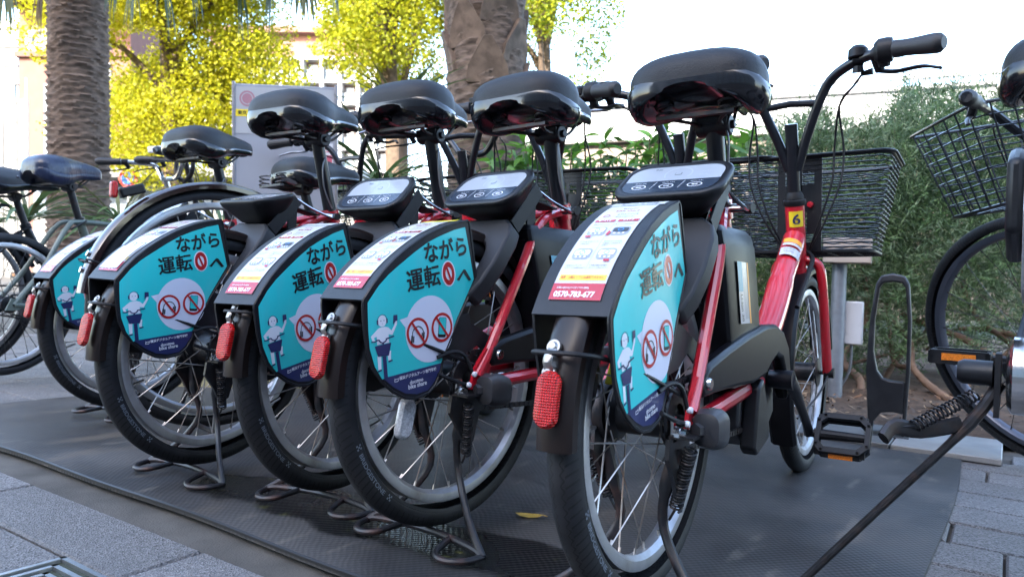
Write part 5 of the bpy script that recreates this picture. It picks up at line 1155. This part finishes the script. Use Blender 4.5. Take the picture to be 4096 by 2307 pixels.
p = gx(985, 725, 12.5); tree('bright lemon yellow tree between the two palm trunks', (p.x, 12.5, 0), 8, .2, blobs_in(-1.55, 1.6, 3.35, 9.2, 1.4, 32, .6, 1.05), 90000, [gink1, gink3], [.45, .55], .064)
p = gx(1375, 725, 13); tree('greener yellow tree right of the thick palm trunk, against white sky', (p.x, 13, 0), 8, .2, blobs_in(-1.6, 1.0, 4.2, 9.2, 1.3, 22, .45, .85) + [(1.05, 0, 5.2, .42, .4, .4), (.85, .1, 4.55, .40, .4, .34), (1.2, .1, 6.3, .4, .4, .3), (.7, 0, 4.0, .35, .3, .3)], 36000, [gink3, gink4, gink1], [.5, .35, .15], .062)

# palms
palm_bark = mat('palm_bark', (.130, .094, .074), rough=.92, var=.45, scale=16, bump=1., bscale=38, dirt=(.040, .028, .022), dscale=14, damt=1., stretch=(1, 1, 3.2)); palm_base = mat('palm_leaf_base', (.150, .105, .078), rough=.85, var=.4, scale=9, bump=.8, bscale=40, dirt=(.06, .045, .035), dscale=12, damt=.8)
frond_g = mat('frond_green', (.055, .085, .030), rough=.45, trans=.3); frond_b = mat('frond_dry', (.17, .115, .055), rough=.7, trans=.2)
def trunk_mesh(R0, H, pitch, amp, seed):
    rr = random.Random(seed); NS, NZ = 56, int(H / .014); V = []; F = []
    ph = [rr.uniform(0, 6.28) for _ in range(6)]
    jag = [[rr.uniform(-1, 1) if q % 2 == 0 else 0 for q in range(NS)] for _ in range(int(H / pitch) + 3)]
    for i in range(NZ + 1):
        z = H * i / NZ
        for j in range(NS):
            a = 2 * math.pi * j / NS; jj0 = jag[(int(z / .13) + 2) % len(jag)][(j // 3) % NS]; row = (z + .009 * jj0 + .020 * math.sin(3 * a + ph[0]) + .010 * math.sin(7 * a + ph[1]) + .020 * math.sin(z * 3 + a)) / pitch; k = math.floor(row) % len(jag); fr = row - math.floor(row)
            jj = jag[k][j] * .6 + jag[k][(j + 1) % NS] * .4
            r = R0 * (1 + .03 * math.sin(a * 2 + z)) + amp * (fr ** 1.7) * max(.05, .75 + .95 * jj) - amp * .5 + .004 * jag[(k + 3) % len(jag)][(j * 3 + i) % NS]
            V.append((r * math.cos(a), r * math.sin(a), z))
    for i in range(NZ):
        for j in range(NS): F.append((i * NS + j, i * NS + (j + 1) % NS, (i + 1) * NS + (j + 1) % NS, (i + 1) * NS + j))
    m = MB(); m.add(V, F); return m
def frond(parent, hub, direction, L, n, spread, droop, mt, wid=.022):
    """fan leaf: n narrow segments from the hub"""
    hub = Vector(hub); d0 = Vector(direction).normalized(); sdir = d0.cross(Vector((0, 0, 1))); sdir = sdir.normalized() if sdir.length > .1 else Vector((1, 0, 0)); up = sdir.cross(d0); m = MB()
    for i in range(n):
        t = -1 + 2 * i / (n - 1) if n > 1 else 0; a = t * spread + rnd.uniform(-.06, .06); d = (d0 * math.cos(a) + sdir * math.sin(a) + up * rnd.uniform(-.12, .12)).normalized(); p = hub.copy(); ll = L * rnd.uniform(.75, 1.05) * (1 - .25 * abs(t)); k = 7; W_ = sdir * math.cos(a) - d0 * math.sin(a); v = []
        for j in range(k + 1):
            w = wid * (1 - (j / k)) ** .7 * (.55 + .9 * min(1, j / 2)) + .001; v += [tuple(p - W_ * w * .5 + up * w * .25), tuple(p), tuple(p + W_ * w * .5 + up * w * .25)]; d = (d + Vector((0, 0, -droop / k * (1 + j * .35)))).normalized(); p = p + d * ll / k
        m.add(v, [q for j in range(k) for q in ((3 * j, 3 * j + 1, 3 * j + 4, 3 * j + 3), (3 * j + 1, 3 * j + 2, 3 * j + 5, 3 * j + 4))])
    return m.obj('frond', mt, parent, smooth=60)
def palm(label, X, d, R0, H, pitch, amp, seed, fr):
    b = gx(X, 725, d); t = empty('palm_tree', (b.x, d, -.05)); tag(t, label, 'palm tree', 'palm trees behind the row'); top(t)
    trunk_mesh(R0, H, pitch, amp, seed).obj('trunk', palm_bark, t, smooth=50)
    for X2, Y2, d2, dr, L, n, sp, dp, dry in fr:
        h = gx(X2, Y2, d2) - Vector((b.x, d, -.05)); m = MB(); m.tube(smoothpts([(0, 0, H - .05), tuple(Vector((0, 0, H)).lerp(h, .5) + Vector((0, 0, .35))), tuple(h)], 5), .013, n=6); f = frond(t, h, dr, L, n, sp, dp, frond_b if dry else frond_g)
        m.obj('petiole', frond_b if dry else frond_g, f)
    for i in range(11):
        a = i * 2.4; h = Vector((math.cos(a) * 1.0, math.sin(a) * 1.0, H + .55 + .3 * math.sin(i * 1.7))); f = frond(t, h, (math.cos(a), math.sin(a), .15), .85, 22, 1.5, .9, frond_g, .05); m = MB(); m.tube(smoothpts([(0, 0, H - .05), tuple(h * .55 + Vector((0, 0, H * .45 + .15))), tuple(h)], 5), .014, n=6); m.obj('petiole', frond_g, f)
    return t
p1 = palm('slender palm trunk with rough ringed bark at the left', 199, 5.8, .218, 3.6, .050, .026, 3, [(345, -70, 5.2, (-.1, -.1, -1), .50, 11, .55, .6, False), (395, -95, 5.0, (.35, 0, -1), .62, 10, .35, .8, False), (600, -60, 4.9, (.15, 0, -1), .50, 8, .22, .5, False), (760, -75, 5.4, (.1, .0, -1), .44, 16, .75, .8, False), (115, -80, 5.4, (-.1, -.1, -1), .62, 16, .40, .5, True), (10, -60, 5.0, (-.1, 0, -1), .50, 12, .7, .7, False), (300, -70, 5.6, (-.3, 0, -1), .42, 10, .5, .6, False), (480, -90, 5.3, (.2, 0, -1), .50, 14, .6, .6, False), (690, -60, 5.0, (-.2, 0, -1), .42, 12, .5, .7, False), (830, -80, 5.4, (.2, 0, -1), .46, 12, .5, .6, False)])
p2 = palm('thick palm trunk with old leaf stubs rising behind the middle saddles', 1222, 4.7, .240, 3.1, .052, .018, 8, [])
for i in range(34):
    a = i * 2.399; z = 1.62 + .046 * i; m = MB(); w = .13; rr_ = .232
    pr = [(-w, 0), (-w * .86, .10), (-w * .45, .20), (-.022, .27), (.022, .27), (w * .45, .20), (w * .86, .10), (w, 0)]
    def fs(u, v, t): an = a + u / rr_; ra = rr_ + .010 + .16 * v * (1 if v > .02 else 0) * .55 + t; return (ra * math.cos(an), ra * math.sin(an), z + v)
    m.prism(pr, -.020, .016, fn=fs); m.obj('leaf_base', palm_base, p2, bevel=.004, fix=True)

# station board
sb = empty('sign_board', gx(720, 725, 3.02)); sb.location.z = .0; sb.scale = (.755, .755, .800); sb.rotation_euler = (0, 0, R_(9)); tag(sb, 'pale grey station board with a red poster behind the black saddles', 'sign board'); top(sb)
sb_m = mat('board_grey', (.27, .285, .325), rough=.35, var=.05, scale=3)
m = MB(); m.box((.0, 0, .85), (.53, .055, 1.42)); m.obj('panel', sb_m, sb, bevel=.004)
m = MB(); m.box((-.266, -.002, .85), (.014, .066, 1.44)); m.box((.266, -.002, .85), (.014, .066, 1.44)); m.obj('panel_frame', mat('board_edge', (.24, .23, .24), rough=.4, metal=.3), sb, bevel=.002)
bfn = lambda a, b: (a, -.0295, b); bf2 = lambda a, b: (a, -.0303, b)
m = MB(); m.sheet([(-.255, 1.31), (.255, 1.31), (.255, 1.545), (-.255, 1.545)], bfn); m.sheet(circ(-.196, 1.485, .040, 24), bf2, 1); ringpoly(m, lambda a, b: (a, -.031, b), -.196, 1.485, .026, .031, n=20, mi=0); m.sheet([(-.255, 1.395), (-.12, 1.395), (-.12, 1.43), (-.255, 1.43)], bf2, 2); put_text(m, '東京 BIKE', lambda a, b: (a, -.031, b), -.245, 1.402, w=.10, bold=.02, mi=3); m.obj('board_print', [mat('board_white', (.36, .37, .39), rough=.3), mat('board_pink', (.34, .17, .21), rough=.3), yellow_label, black_print], sb, smooth=0)
m = MB(); m.sheet([(.145, 1.06), (.250, 1.06), (.250, 1.27), (.145, 1.27)], bfn); m.sheet([(.150, 1.065), (.245, 1.065), (.245, 1.21), (.150, 1.21)], bf2, 1); put_text(m, '7台', lambda a, b: (a, -.031, b), .195, 1.08, w=.045, bold=.02, mi=0)
for i in range(3): m.sheet([(.155, 1.225 + i * .013), (.235 - .01 * i, 1.225 + i * .013), (.235 - .01 * i, 1.230 + i * .013), (.155, 1.230 + i * .013)], bf2, 1)
m.obj('poster', [mat('poster_white', (.60, .60, .62), rough=.4), mat('poster_red', (.50, .10, .14), rough=.4)], sb, smooth=0)
m = MB(); m.box((-.2, 0, .08), (.05, .05, .18)); m.box((.2, 0, .08), (.05, .05, .18)); m.obj('leg', sb_m, sb)
m = MB(); m.box((-.17, 0, .055), (.80, .34, .11)); m.obj('base', mat('base_cream', (.36, .33, .19), rough=.6, var=.15, scale=6, dirt=(.2, .18, .12), dscale=9), sb, bevel=.006)
# no-parking sign
ns = empty('road_sign', gx(325, 725, 15)); ns.location.z = 0; tag(ns, 'round blue and red no parking sign on a white post', 'road sign'); top(ns); c = gx(326, 450, 15).z
m = MB(); m.tube([(0, 0, 0), (0, 0, c)], .03, n=10); m.obj('post', white_print, ns)
m = MB(); m.lathe([(0, .01), (.19, .01), (.19, -.01), (0, -.01)], c=(0, -.04, c), n=32); m.obj('disc', mat('sign_red', (.62, .05, .03), rough=.4), ns); f = lambda a, b: (a, -.0525, c + b); m = MB(); m.sheet(circ(0, 0, .135, 28), f); band(m, lambda a, b: (a, -.054, c + b), (-.10, .10), (.10, -.10), .04, 1); m.obj('symbol', [mat('sign_blue', (.03, .16, .50), rough=.4), mat('sign_red', (.62, .05, .03))], ns, smooth=0)

# buildings
brick = mat('brick_red', (.135, .060, .048), rough=.8, var=.12, scale=1.5); brick2 = mat('brick_pink', (.155, .080, .066), rough=.8, var=.1, scale=1.2); whitew = mat('white_render', (.40, .40, .41), rough=.6); glassb = mat('blue_glass', (.12, .18, .23), rough=.08, coat=.3); glassd = mat('pane_grey', (.25, .30, .36), rough=.1, coat=.3); beige = mat('beige_wall', (.24, .195, .16), rough=.8, var=.08, scale=1.5, dirt=(.30, .25, .21), dscale=.9, damt=.5)
b1 = empty('brick_building', (0, 0, 0)); tag(b1, 'red brick tower block at the far left with a round white window', 'building'); top(b1)
a = gx(50, 20, 48); w = gx(330, 20, 48).x - a.x; cx = a.x + w / 2
m = MB(); m.box((cx, 52, a.z / 2), (w, 8, a.z)); m.obj('wall', brick, b1)
m = MB(); m.box((cx, 47.9, a.z + .15), (w + .4, 8.6, .4)); m.box((cx, 47.9, gx(50, 140, 48).z), (w + .3, .4, .35)); m.obj('cornice', mat('brick_dark', (.11, .048, .038), rough=.8), b1)
c2 = gx(108, 105, 48); m = MB(); m.lathe([(.55, -.1), (.95, -.1), (.95, .1), (.55, .1)], c=(c2.x, 47.85, c2.z), n=28, closed=True); wf = m.obj('round_window', whitew, b1, fix=True); q = MB(); q.lathe([(0, .0), (.55, .0)], c=(c2.x, 47.95, c2.z), n=24); q.obj('pane', glassd, wf)
m = MB(); g1, g2 = gx(118, 215, 48), gx(142, 395, 48); m.box(((g1.x + g2.x) / 2, 47.9, (g1.z + g2.z) / 2), (g2.x - g1.x, .3, g1.z - g2.z)); m.obj('window', glassb, b1)
for i in range(4):
    for k in range(3):
        q = gx(155 + k * 55, 110 + i * 75, 48); m = MB(); m.box((q.x, 47.95, q.z), (.9, .2, 1.2)); wn = m.obj('window', whitew, b1); q2 = MB(); q2.box((q.x, 47.84, q.z), (.72, .04, 1.02)); q2.obj('pane', glassd, wn)
b2 = empty('apartment_building'); tag(b2, 'pinkish apartment block with white balcony frames between the trees', 'building'); top(b2)
D2 = 80; L, Rr = gx(520, 80, D2).x, gx(985, 80, D2).x; H2 = gx(700, 82, D2).z; m = MB(); m.box(((L + Rr) / 2, D2 + 7, H2 / 2), (Rr - L, 12, H2)); m.obj('wall', brick2, b2)
m = MB(); m.box(((L + Rr) / 2, D2 + 6.4, H2 + .3), (Rr - L + .8, 13, .7)); m.obj('cornice', brick2, b2)
cols = [520, 568, 615, 663, 711, 763, 812, 858, 903, 945, 985]; rows = [150, 208, 264, 320, 376, 432, 488, 544, 600, 656]
for X in cols: m = MB(); x = gx(X, 0, D2).x; zt = gx(0, 150, D2).z; m.box((x, D2 + .2, zt / 2), (.34, 1.6, zt)); m.obj('balcony_column', whitew, b2)
for Y in rows[:8]: m = MB(); z = gx(0, Y, D2).z; m.box(((L + Rr) / 2, D2 + .3, z), (Rr - L, 1.4, .28)); m.obj('balcony_slab', whitew, b2)
for i, Y in enumerate(rows[:7]):
    for k in range(len(cols) - 1):
        x0, x1 = gx(cols[k] + 5, 0, D2).x, gx(cols[k + 1] - 5, 0, D2).x; zb, zt = gx(0, Y + 53, D2).z, gx(0, Y + 26, D2).z
        m = MB(); m.box(((x0 + x1) / 2, D2 + .15, (zb + zt) / 2), (x1 - x0, .08, zt - zb)); m.obj('balustrade', glassb, b2)
        m = MB(); z1 = gx(0, Y + 6, D2).z; m.box(((x0 + x1) / 2 - .2, D2 + .93, (zt + z1) / 2), ((x1 - x0) * .62, .1, z1 - zt - .1)); m.obj('window', glassd, b2)
b3 = empty('glass_building'); tag(b3, 'pale glass office block at the left edge with white floor bands', 'building'); top(b3)
x0, x1, zt = gx(-160, 0, 62).x, gx(47, 0, 62).x, gx(0, 55, 62).z; m = MB(); m.box(((x0 + x1) / 2, 66, zt / 2), (x1 - x0, 8, zt)); m.obj('wall', mat('pale_cladding', (.30, .33, .35), rough=.3), b3)
for i in range(12): m = MB(); z = zt - .5 - i * 1.55; m.box(((x0 + x1) / 2, 61.9, z), (x1 - x0 + .3, .3, .35)); m.obj('floor_band', whitew, b3)
m = MB(); m.box(((x0 + x1) / 2 - .2, 61.95, gx(0, 225, 62).z), (x1 - x0, .2, 1.9)); m.obj('window', glassb, b3)
b4 = empty('scaffolding'); tag(b4, 'pale sheeted scaffolding in front of the office block at the left', 'scaffolding'); top(b4)
x0, x1, zt = gx(-120, 0, 26).x, gx(72, 0, 26).x, gx(0, 250, 26).z; sheetm = mat('scaffold_sheet', (.20, .195, .185), rough=.7, var=.12, scale=2.5, bump=.6, bscale=3)
for k in range(6): m = MB(); xa, xb = lerp(x0, x1, k / 6), lerp(x0, x1, (k + 1) / 6); m.box(((xa + xb) / 2, 26 + .04 * (k % 2), zt / 2), (xb - xa - .03, .06, zt)); m.obj('sheet', sheetm, b4)
for k in range(7): m = MB(); xa = lerp(x0, x1, k / 6); m.tube([(xa, 25.9, 0), (xa, 25.9, zt + .7)], .03, n=6); m.obj('scaffold_pole', alloy, b4)
b5 = empty('shop_building'); tag(b5, 'low white shop front with a dark canopy below the yellow tree', 'building'); top(b5)
x0, x1, zt = gx(60, 0, 24).x, gx(900, 0, 24).x, gx(0, 415, 24).z; m = MB(); m.box(((x0 + x1) / 2, 27, zt / 2), (x1 - x0, 5, zt)); m.obj('wall', mat('shop_white', (.24, .235, .225), rough=.7, var=.1, scale=.6), b5)
m = MB(); m.box(((x0 + x1) / 2, 24, gx(0, 446, 24).z), (x1 - x0, 1.6, .22)); m.obj('canopy', mat('canopy_dark', (.10, .10, .10), rough=.6), b5)
for k in range(9): q = lerp(x0, x1, (k + .5) / 9); m = MB(); zc = gx(0, 500, 24).z; m.box((q, 24.45, zc), ((x1 - x0) / 11, .12, 1.0)); m.obj('window', glassd, b5)
# raised white parapet and retaining wall at the right
wl_ = empty('retaining_wall'); tag(wl_, 'long white parapet with a handrail above a beige wall at the right', 'wall'); top(wl_)
A, B = gx(1150, 725, 10.6), gx(2950, 725, 8.4); A.z = B.z = 0; dv = (B - A); ln = dv.length; an = math.atan2(dv.y, dv.x); wl_.location = A; wl_.rotation_euler = (0, 0, an)
m = MB(); m.box((ln / 2, .5, 1.16), (ln, .8, 2.36)); m.obj('wall', beige, wl_)
m = MB(); m.box((ln / 2, .42, 2.59), (ln, .9, .44)); m.obj('parapet', mat('white_parapet', (.80, .80, .80), rough=.5), wl_)
m = MB(); m.box((ln / 2, .42, 2.835), (ln, 1.0, .05)); m.obj('coping', whitew, wl_, bevel=.008)
m = MB(); m.tube([(0, .1, 3.0), (ln, .1, 3.0)], .035, n=8); m.obj('handrail', mat('rail_grey', (.42, .41, .42), rough=.4, metal=.3), wl_)
for k in range(12): m = MB(); x = ln * (k + .5) / 12; m.tube([(x, .1, 2.8), (x, .1, 3.0)], .018, n=6); m.obj('rail_post', mat('rail_grey', (.42, .41, .42)), wl_)
for k in range(8): m = MB(); x = ln * (k + .5) / 8; m.box((x, .085, 1.16), (.10, .04, 2.3)); m.obj('pilaster', beige, wl_)
# unseen building block, added behind the viewer to shade the bicycles and palms
ob = empty('added_shade_block', (0, 0, 0)); tag(ob, 'unseen concrete block added to shade the bicycle parking', 'building')
conc = mat('concrete', (.11, .105, .10), rough=.85, var=.1, scale=.5)
m = MB(); m.box((-14, -20, 8.4), (76, 8, 16.8)); m.obj('wall', conc, ob)
for i in range(6):
    for k in range(18): m = MB(); m.box((-48 + k * 4, -15.97, 1.6 + i * 2.6), (2.4, .12, 1.7)); m.obj('window', glassd, ob)
# ---------------------------------------------------------------- planting in the bed behind the bicycles
leaf_b = mat('leaf_bright', (.12, .27, .03), rough=.38, trans=.35, obj_rand=.35); leaf_d = mat('leaf_deep', (.055, .13, .025), rough=.4, trans=.25, obj_rand=.3); twig = mat('twig', (.10, .075, .045), rough=.9, var=.3, scale=30)
def blade(L, W, fold=.3, bend=.25, n=5):
    m = MB(); v = []
    for j in range(n + 1):
        t = j / n; w = W * math.sin(math.pi * min(1, t * .92 + .06)) ** .8; z = -bend * L * t * t; v += [(-w / 2, L * t, z + w * fold), (0, L * t, z), (w / 2, L * t, z + w * fold)]
    m.add(v, [q for j in range(n) for q in ((3 * j, 3 * j + 1, 3 * j + 4, 3 * j + 3), (3 * j + 1, 3 * j + 2, 3 * j + 5, 3 * j + 4))]); return m
BL = [blade(.125, .036, .25, .2).mesh('leaf', leaf_b, 60), blade(.10, .030, .3, .35).mesh('leaf', leaf_b, 60), blade(.14, .034, .2, .45).mesh('leaf', leaf_d, 60)]
def orient(o, p, d, roll=0.):
    d = Vector(d).normalized(); q = d.to_track_quat('Y', 'Z'); o.location = p; o.rotation_mode = 'QUATERNION'; o.rotation_quaternion = q @ Matrix.Rotation(roll, 4, 'Y').to_quaternion()
def leafy(label, shoots, nleaf, fill, cat='shrub', group='bright leafy shrubs'):
    b = Vector(shoots[len(shoots) // 2][0]); b.z = 0; t = empty('green_shrub', b); tag(t, label, cat, group); top(t); P = []
    m = MB()
    for tip, ht in shoots:
        tip = Vector(tip) - b; q = Vector((tip.x * .7 + rnd.uniform(-.08, .08), tip.y * .7, -.03)); m.tube(smoothpts([tuple(q), tuple(q.lerp(tip, .5) + Vector((rnd.uniform(-.04, .04), 0, 0))), tuple(tip)], 4), [.009 - .0007 * i for i in range(9)], n=5)
        for k in range(nleaf):
            s = (k / nleaf) ** .8; pos = tip - Vector((0, 0, 1)) * (ht * s) + Vector((rnd.gauss(0, .012), rnd.gauss(0, .012), 0)); a = k * 2.4 + rnd.uniform(-.3, .3); o = bpy.data.objects.new('leaf', rnd.choice(BL)); COL.objects.link(o); o.parent = t; e = .75 - 1.1 * s + rnd.uniform(-.2, .2)
            orient(o, pos, (math.cos(a), math.sin(a), e), rnd.uniform(-.4, .4)); o.scale = (rnd.uniform(.8, 1.25),) * 3
    m.obj('stem', twig, t)
    if fill:
        F = nr.uniform(size=(fill, 3)); S0 = np.array([list(Vector(s[0]) - b) for s in shoots]); k = nr.integers(0, len(S0), fill); Q = S0[k] + nr.normal(size=(fill, 3)) * np.array([.09, .10, .02]); Q[:, 2] = S0[k][:, 2] - .06 - F[:, 2] ** 1.1 * (S0[k][:, 2] - .05); V = leaf_quads(Q, .11, 3.2, .25); quads_obj('foliage', V, [leaf_d, leaf_b], t, nr.choice(2, fill, p=[.6, .4]), 'stuff')
    return t
def shoot_row(X0, X1, Ys, d0, d1, n): return [(tuple(gx(lerp(X0, X1, (i + rnd.uniform(.1, .9)) / n), rnd.uniform(*Ys), rnd.uniform(d0, d1))), .16) for i in range(n)]
leafy('bright green leafy shrub in front of the beige wall, left of the front seat post', shoot_row(1270, 1640, (330, 420), 3.3, 4.0, 13), 11, 1500)
leafy('bright green leafy shrub behind the front console, right of the other leafy shrub', shoot_row(1640, 1900, (310, 400), 3.3, 3.9, 10), 12, 1200)
leafy('low green shrub in the gap behind the second front basket', shoot_row(1150, 1420, (430, 520), 3.4, 4.0, 7), 9, 900)
# feathery grey-green bushes with bare crooked stems
sprig_a = mat('needle_green', (.11, .185, .065), rough=.5, trans=.3); sprig_b = mat('needle_grey', (.17, .235, .125), rough=.5, trans=.3); sprig_c = mat('needle_dark', (.05, .088, .032), rough=.5, trans=.25)
def sprigs(P, D, L, nn, ln, wd):
    """P tips base (n,3), D directions; each sprig carries nn needles"""
    n = len(P); t = np.linspace(.05, 1, nn)[None, :, None]; L_ = (L * nr.uniform(.6, 1.2, n))[:, None, None]; base = P[:, None, :] + D[:, None, :] * t * L_; bend = np.zeros_like(base); bend[..., 2] = -(t[..., 0] ** 2) * .15 * L_[..., 0]; base = base + bend
    r = unit(nr.normal(size=(n, nn, 3))); d = unit(D[:, None, :] * .75 + r * .8); w = unit(np.cross(d, nr.normal(size=(n, nn, 3)))); l = ln * nr.uniform(.6, 1.2, (n, nn, 1)); A = base; Bq = base + d * l
    return np.stack([A - w * wd * .3, A + d * l * .5 - w * wd, Bq, A + d * l * .5 + w * wd], 2).reshape(-1, 4, 3)
def feathery(label, X0, X1, ytop, ybot, d0, d1, n, tall=0, group='feathery bushes at the bed edge'):
    c = gx((X0 + X1) / 2, 725, (d0 + d1) / 2); b = Vector((c.x, c.y, 0)); t = empty('feathery_bush', b); tag(t, label, 'bush', group); top(t)
    Xs = nr.uniform(X0, X1, n); Ds = nr.uniform(d0, d1, n); f = nr.beta(1.5, 1.7, n); Ys = np.array([ytop(x) for x in Xs]); Yb = np.array([ybot(x) for x in Xs]); Y = Ys + (Yb - Ys) * f ** 1.15
    P = np.stack([(Xs - 1288) / 1854.5 * Ds, Ds, CH + ((725.5 - Y) / 1854.5 - .0069) * Ds], 1) - np.array([b.x, b.y, 0])
    D = unit(nr.normal(size=(n, 3)) * np.array([.8, .8, .45]) + np.array([0, -.1, .75])); V = sprigs(P, D, .15, 14, .046, .0024); mi = np.repeat(nr.choice(3, n, p=[.42, .28, .30]), 14)
    quads_obj('foliage', V, [sprig_a, sprig_b, sprig_c], t, mi, 'stuff')
    m = MB()
    for k in range(tall):
        X = rnd.uniform(X0, X1); d = rnd.uniform(d0, d1); y = ytop(X); a = gx(X, y + 130, d) - b; e = gx(X + rnd.uniform(-25, 25), y - rnd.uniform(20, 90), d) - b
        Pn = np.array([list(a.lerp(e, s)) for s in np.linspace(0, 1, 9)]); Dn = unit(nr.normal(size=(9, 3)) * .55 + np.array([0, 0, .8])); V = sprigs(Pn, Dn, .06, 12, .036, .0017); quads_obj('sprig', V, [sprig_b], t); m.tube([tuple(a), tuple(e)], [.003, .0012], n=4)
    if tall: m.obj('shoot', twig, t, kind='stuff')
    return t, b
yt = lambda X: 330 - (X - 1900) * .19 + 30 * math.sin(X * .021) + 18 * math.sin(X * .057)
F1, fb1 = feathery('feathery grey green bush with crooked bare stems behind the front basket', 1900, 2290, lambda X: yt(X) + 15, lambda X: 980 + 40 * math.sin(X * .03), 3.3, 4.6, 5600, 16)
F2, fb2 = feathery('feathery grey green bush with bare stems behind the wire basket at the right', 2250, 2680, lambda X: yt(X) + 10, lambda X: 950 + 40 * math.sin(X * .05), 3.2, 4.6, 6400, 18)
def stems(t, b, list_):
    for P, r in list_:
        m = MB(); Q = smoothpts([tuple(gx(*q) - b) for q in P], 6); m.tube(Q, [r * (1 - .6 * i / len(Q)) for i in range(len(Q))], n=8); m.obj('stem', mat('stem_bark', (.15, .092, .062), rough=.9, var=.35, scale=24, bump=1, bscale=70), t, smooth=60)
stems(F1, fb1, [([(2150, 1040, 3.2), (2165, 960, 3.3), (2120, 900, 3.4), (2180, 800, 3.5), (2170, 640, 3.6), (2190, 480, 3.7)], .020), ([(2300, 1040, 3.3), (2220, 985, 3.4), (2150, 940, 3.5), (2050, 920, 3.6), (1980, 900, 3.7)], .018), ([(2360, 1010, 3.4), (2300, 930, 3.4), (2250, 910, 3.5), (2235, 800, 3.6), (2215, 700, 3.7)], .016), ([(2060, 985, 3.4), (2090, 930, 3.5), (2180, 905, 3.6), (2280, 880, 3.7)], .014), ([(2200, 1000, 3.6), (2260, 900, 3.7), (2330, 830, 3.8), (2340, 700, 3.9)], .015)])
stems(F2, fb2, [([(2470, 1040, 3.1), (2380, 1000, 3.2), (2300, 930, 3.3), (2290, 860, 3.4), (2240, 800, 3.5)], .021), ([(2580, 960, 3.2), (2500, 900, 3.3), (2420, 850, 3.4), (2330, 815, 3.5), (2270, 790, 3.6)], .024), ([(2600, 930, 3.4), (2540, 860, 3.5), (2460, 800, 3.5), (2420, 700, 3.6), (2440, 580, 3.7)], .018), ([(2640, 880, 3.4), (2520, 835, 3.5), (2400, 830, 3.6), (2330, 880, 3.7)], .016), ([(2420, 1030, 3.3), (2450, 940, 3.4), (2540, 880, 3.5), (2600, 760, 3.6)], .014)])
# strap-leaved plants
strap_m = mat('strap_green', (.065, .115, .035), rough=.4, trans=.25, obj_rand=.35); strap_o = mat('strap_olive', (.13, .13, .05), rough=.5, trans=.25, obj_rand=.3)
SB = [blade(.62, .034, .2, .55, 8).mesh('leaf', strap_m, 60), blade(.55, .030, .2, .9, 8).mesh('leaf', strap_m, 60), blade(.66, .028, .2, .25, 8).mesh('leaf', strap_o, 60)]
def strap_plant(label, X, Yc, d, n, sc=1., up=.5, trunk=True):
    h = gx(X, Yc, d); t = empty('strap_leaf_plant', (h.x, d, 0)); tag(t, label, 'plant', 'strap leaved plants in the bed'); top(t)
    if trunk: m = MB(); m.tube([(0, 0, -.03), (0.01, 0, h.z)], [.03, .024], n=10); m.obj('stem', bark, t)
    for i in range(n):
        a = i * 2.4 + rnd.uniform(-.3, .3); o = bpy.data.objects.new('leaf', rnd.choice(SB)); COL.objects.link(o); o.parent = t; orient(o, (0, 0, h.z), (math.cos(a), math.sin(a), rnd.uniform(-.1, 1.) + up), rnd.uniform(-.3, .3)); o.scale = (sc * rnd.uniform(.8, 1.15),) * 3
strap_plant('strap leaved plant with arching leaves between the second and third saddles', 960, 470, 3.5, 46, .80, .15)
strap_plant('spiky strap leaved plant just left of the thick palm trunk', 1010, 300, 4.3, 26, .75, .8)
strap_plant('tall grassy plant at the far left behind the grey saddle', 70, 560, 4.3, 40, .95, .4, False)
strap_plant('grassy tuft right of the slender palm base', 300, 560, 4.6, 30, .8, .5, False)
strap_plant('grassy tuft in the gap beside the pale station board', 560, 590, 4.2, 22, .7, .5, False)
# low green cover under the palms and along the bed
n = 9000; u = nr.uniform(-6.5, -1.7, n); v = nr.uniform(3.0, 6.4, n); z = nr.uniform(0, 1, n) ** .8 * (.46 + .16 * np.sin(u * 2.7) + .10 * np.sin(v * 5 + u)); P = np.stack([E1.x * u + E2.x * v, E1.y * u + E2.y * v, z], 1)
V = leaf_quads(P, .085, 3.2, -.4, dirs=np.tile(np.array([[0, 0, 1.]]), (n, 1)), jit=.7); o = quads_obj('ground_cover', V, [leaf_d, mat('cover_green', (.06, .11, .03), rough=.5, trans=.3), mat('cover_grey', (.10, .12, .07), rough=.6, trans=.3)], None, nr.choice(3, n)); tag(o, 'low leafy ground cover under the palms', 'ground cover', kind='stuff')
bpy.context.view_layer.update()
Gm = Matrix.Translation((0, 0, CH)) @ Matrix.Rotation(-ROLL, 4, 'Y') @ Matrix.Translation((0, 0, -CH))
for o in GT: o.matrix_basis = Gm @ o.matrix_basis
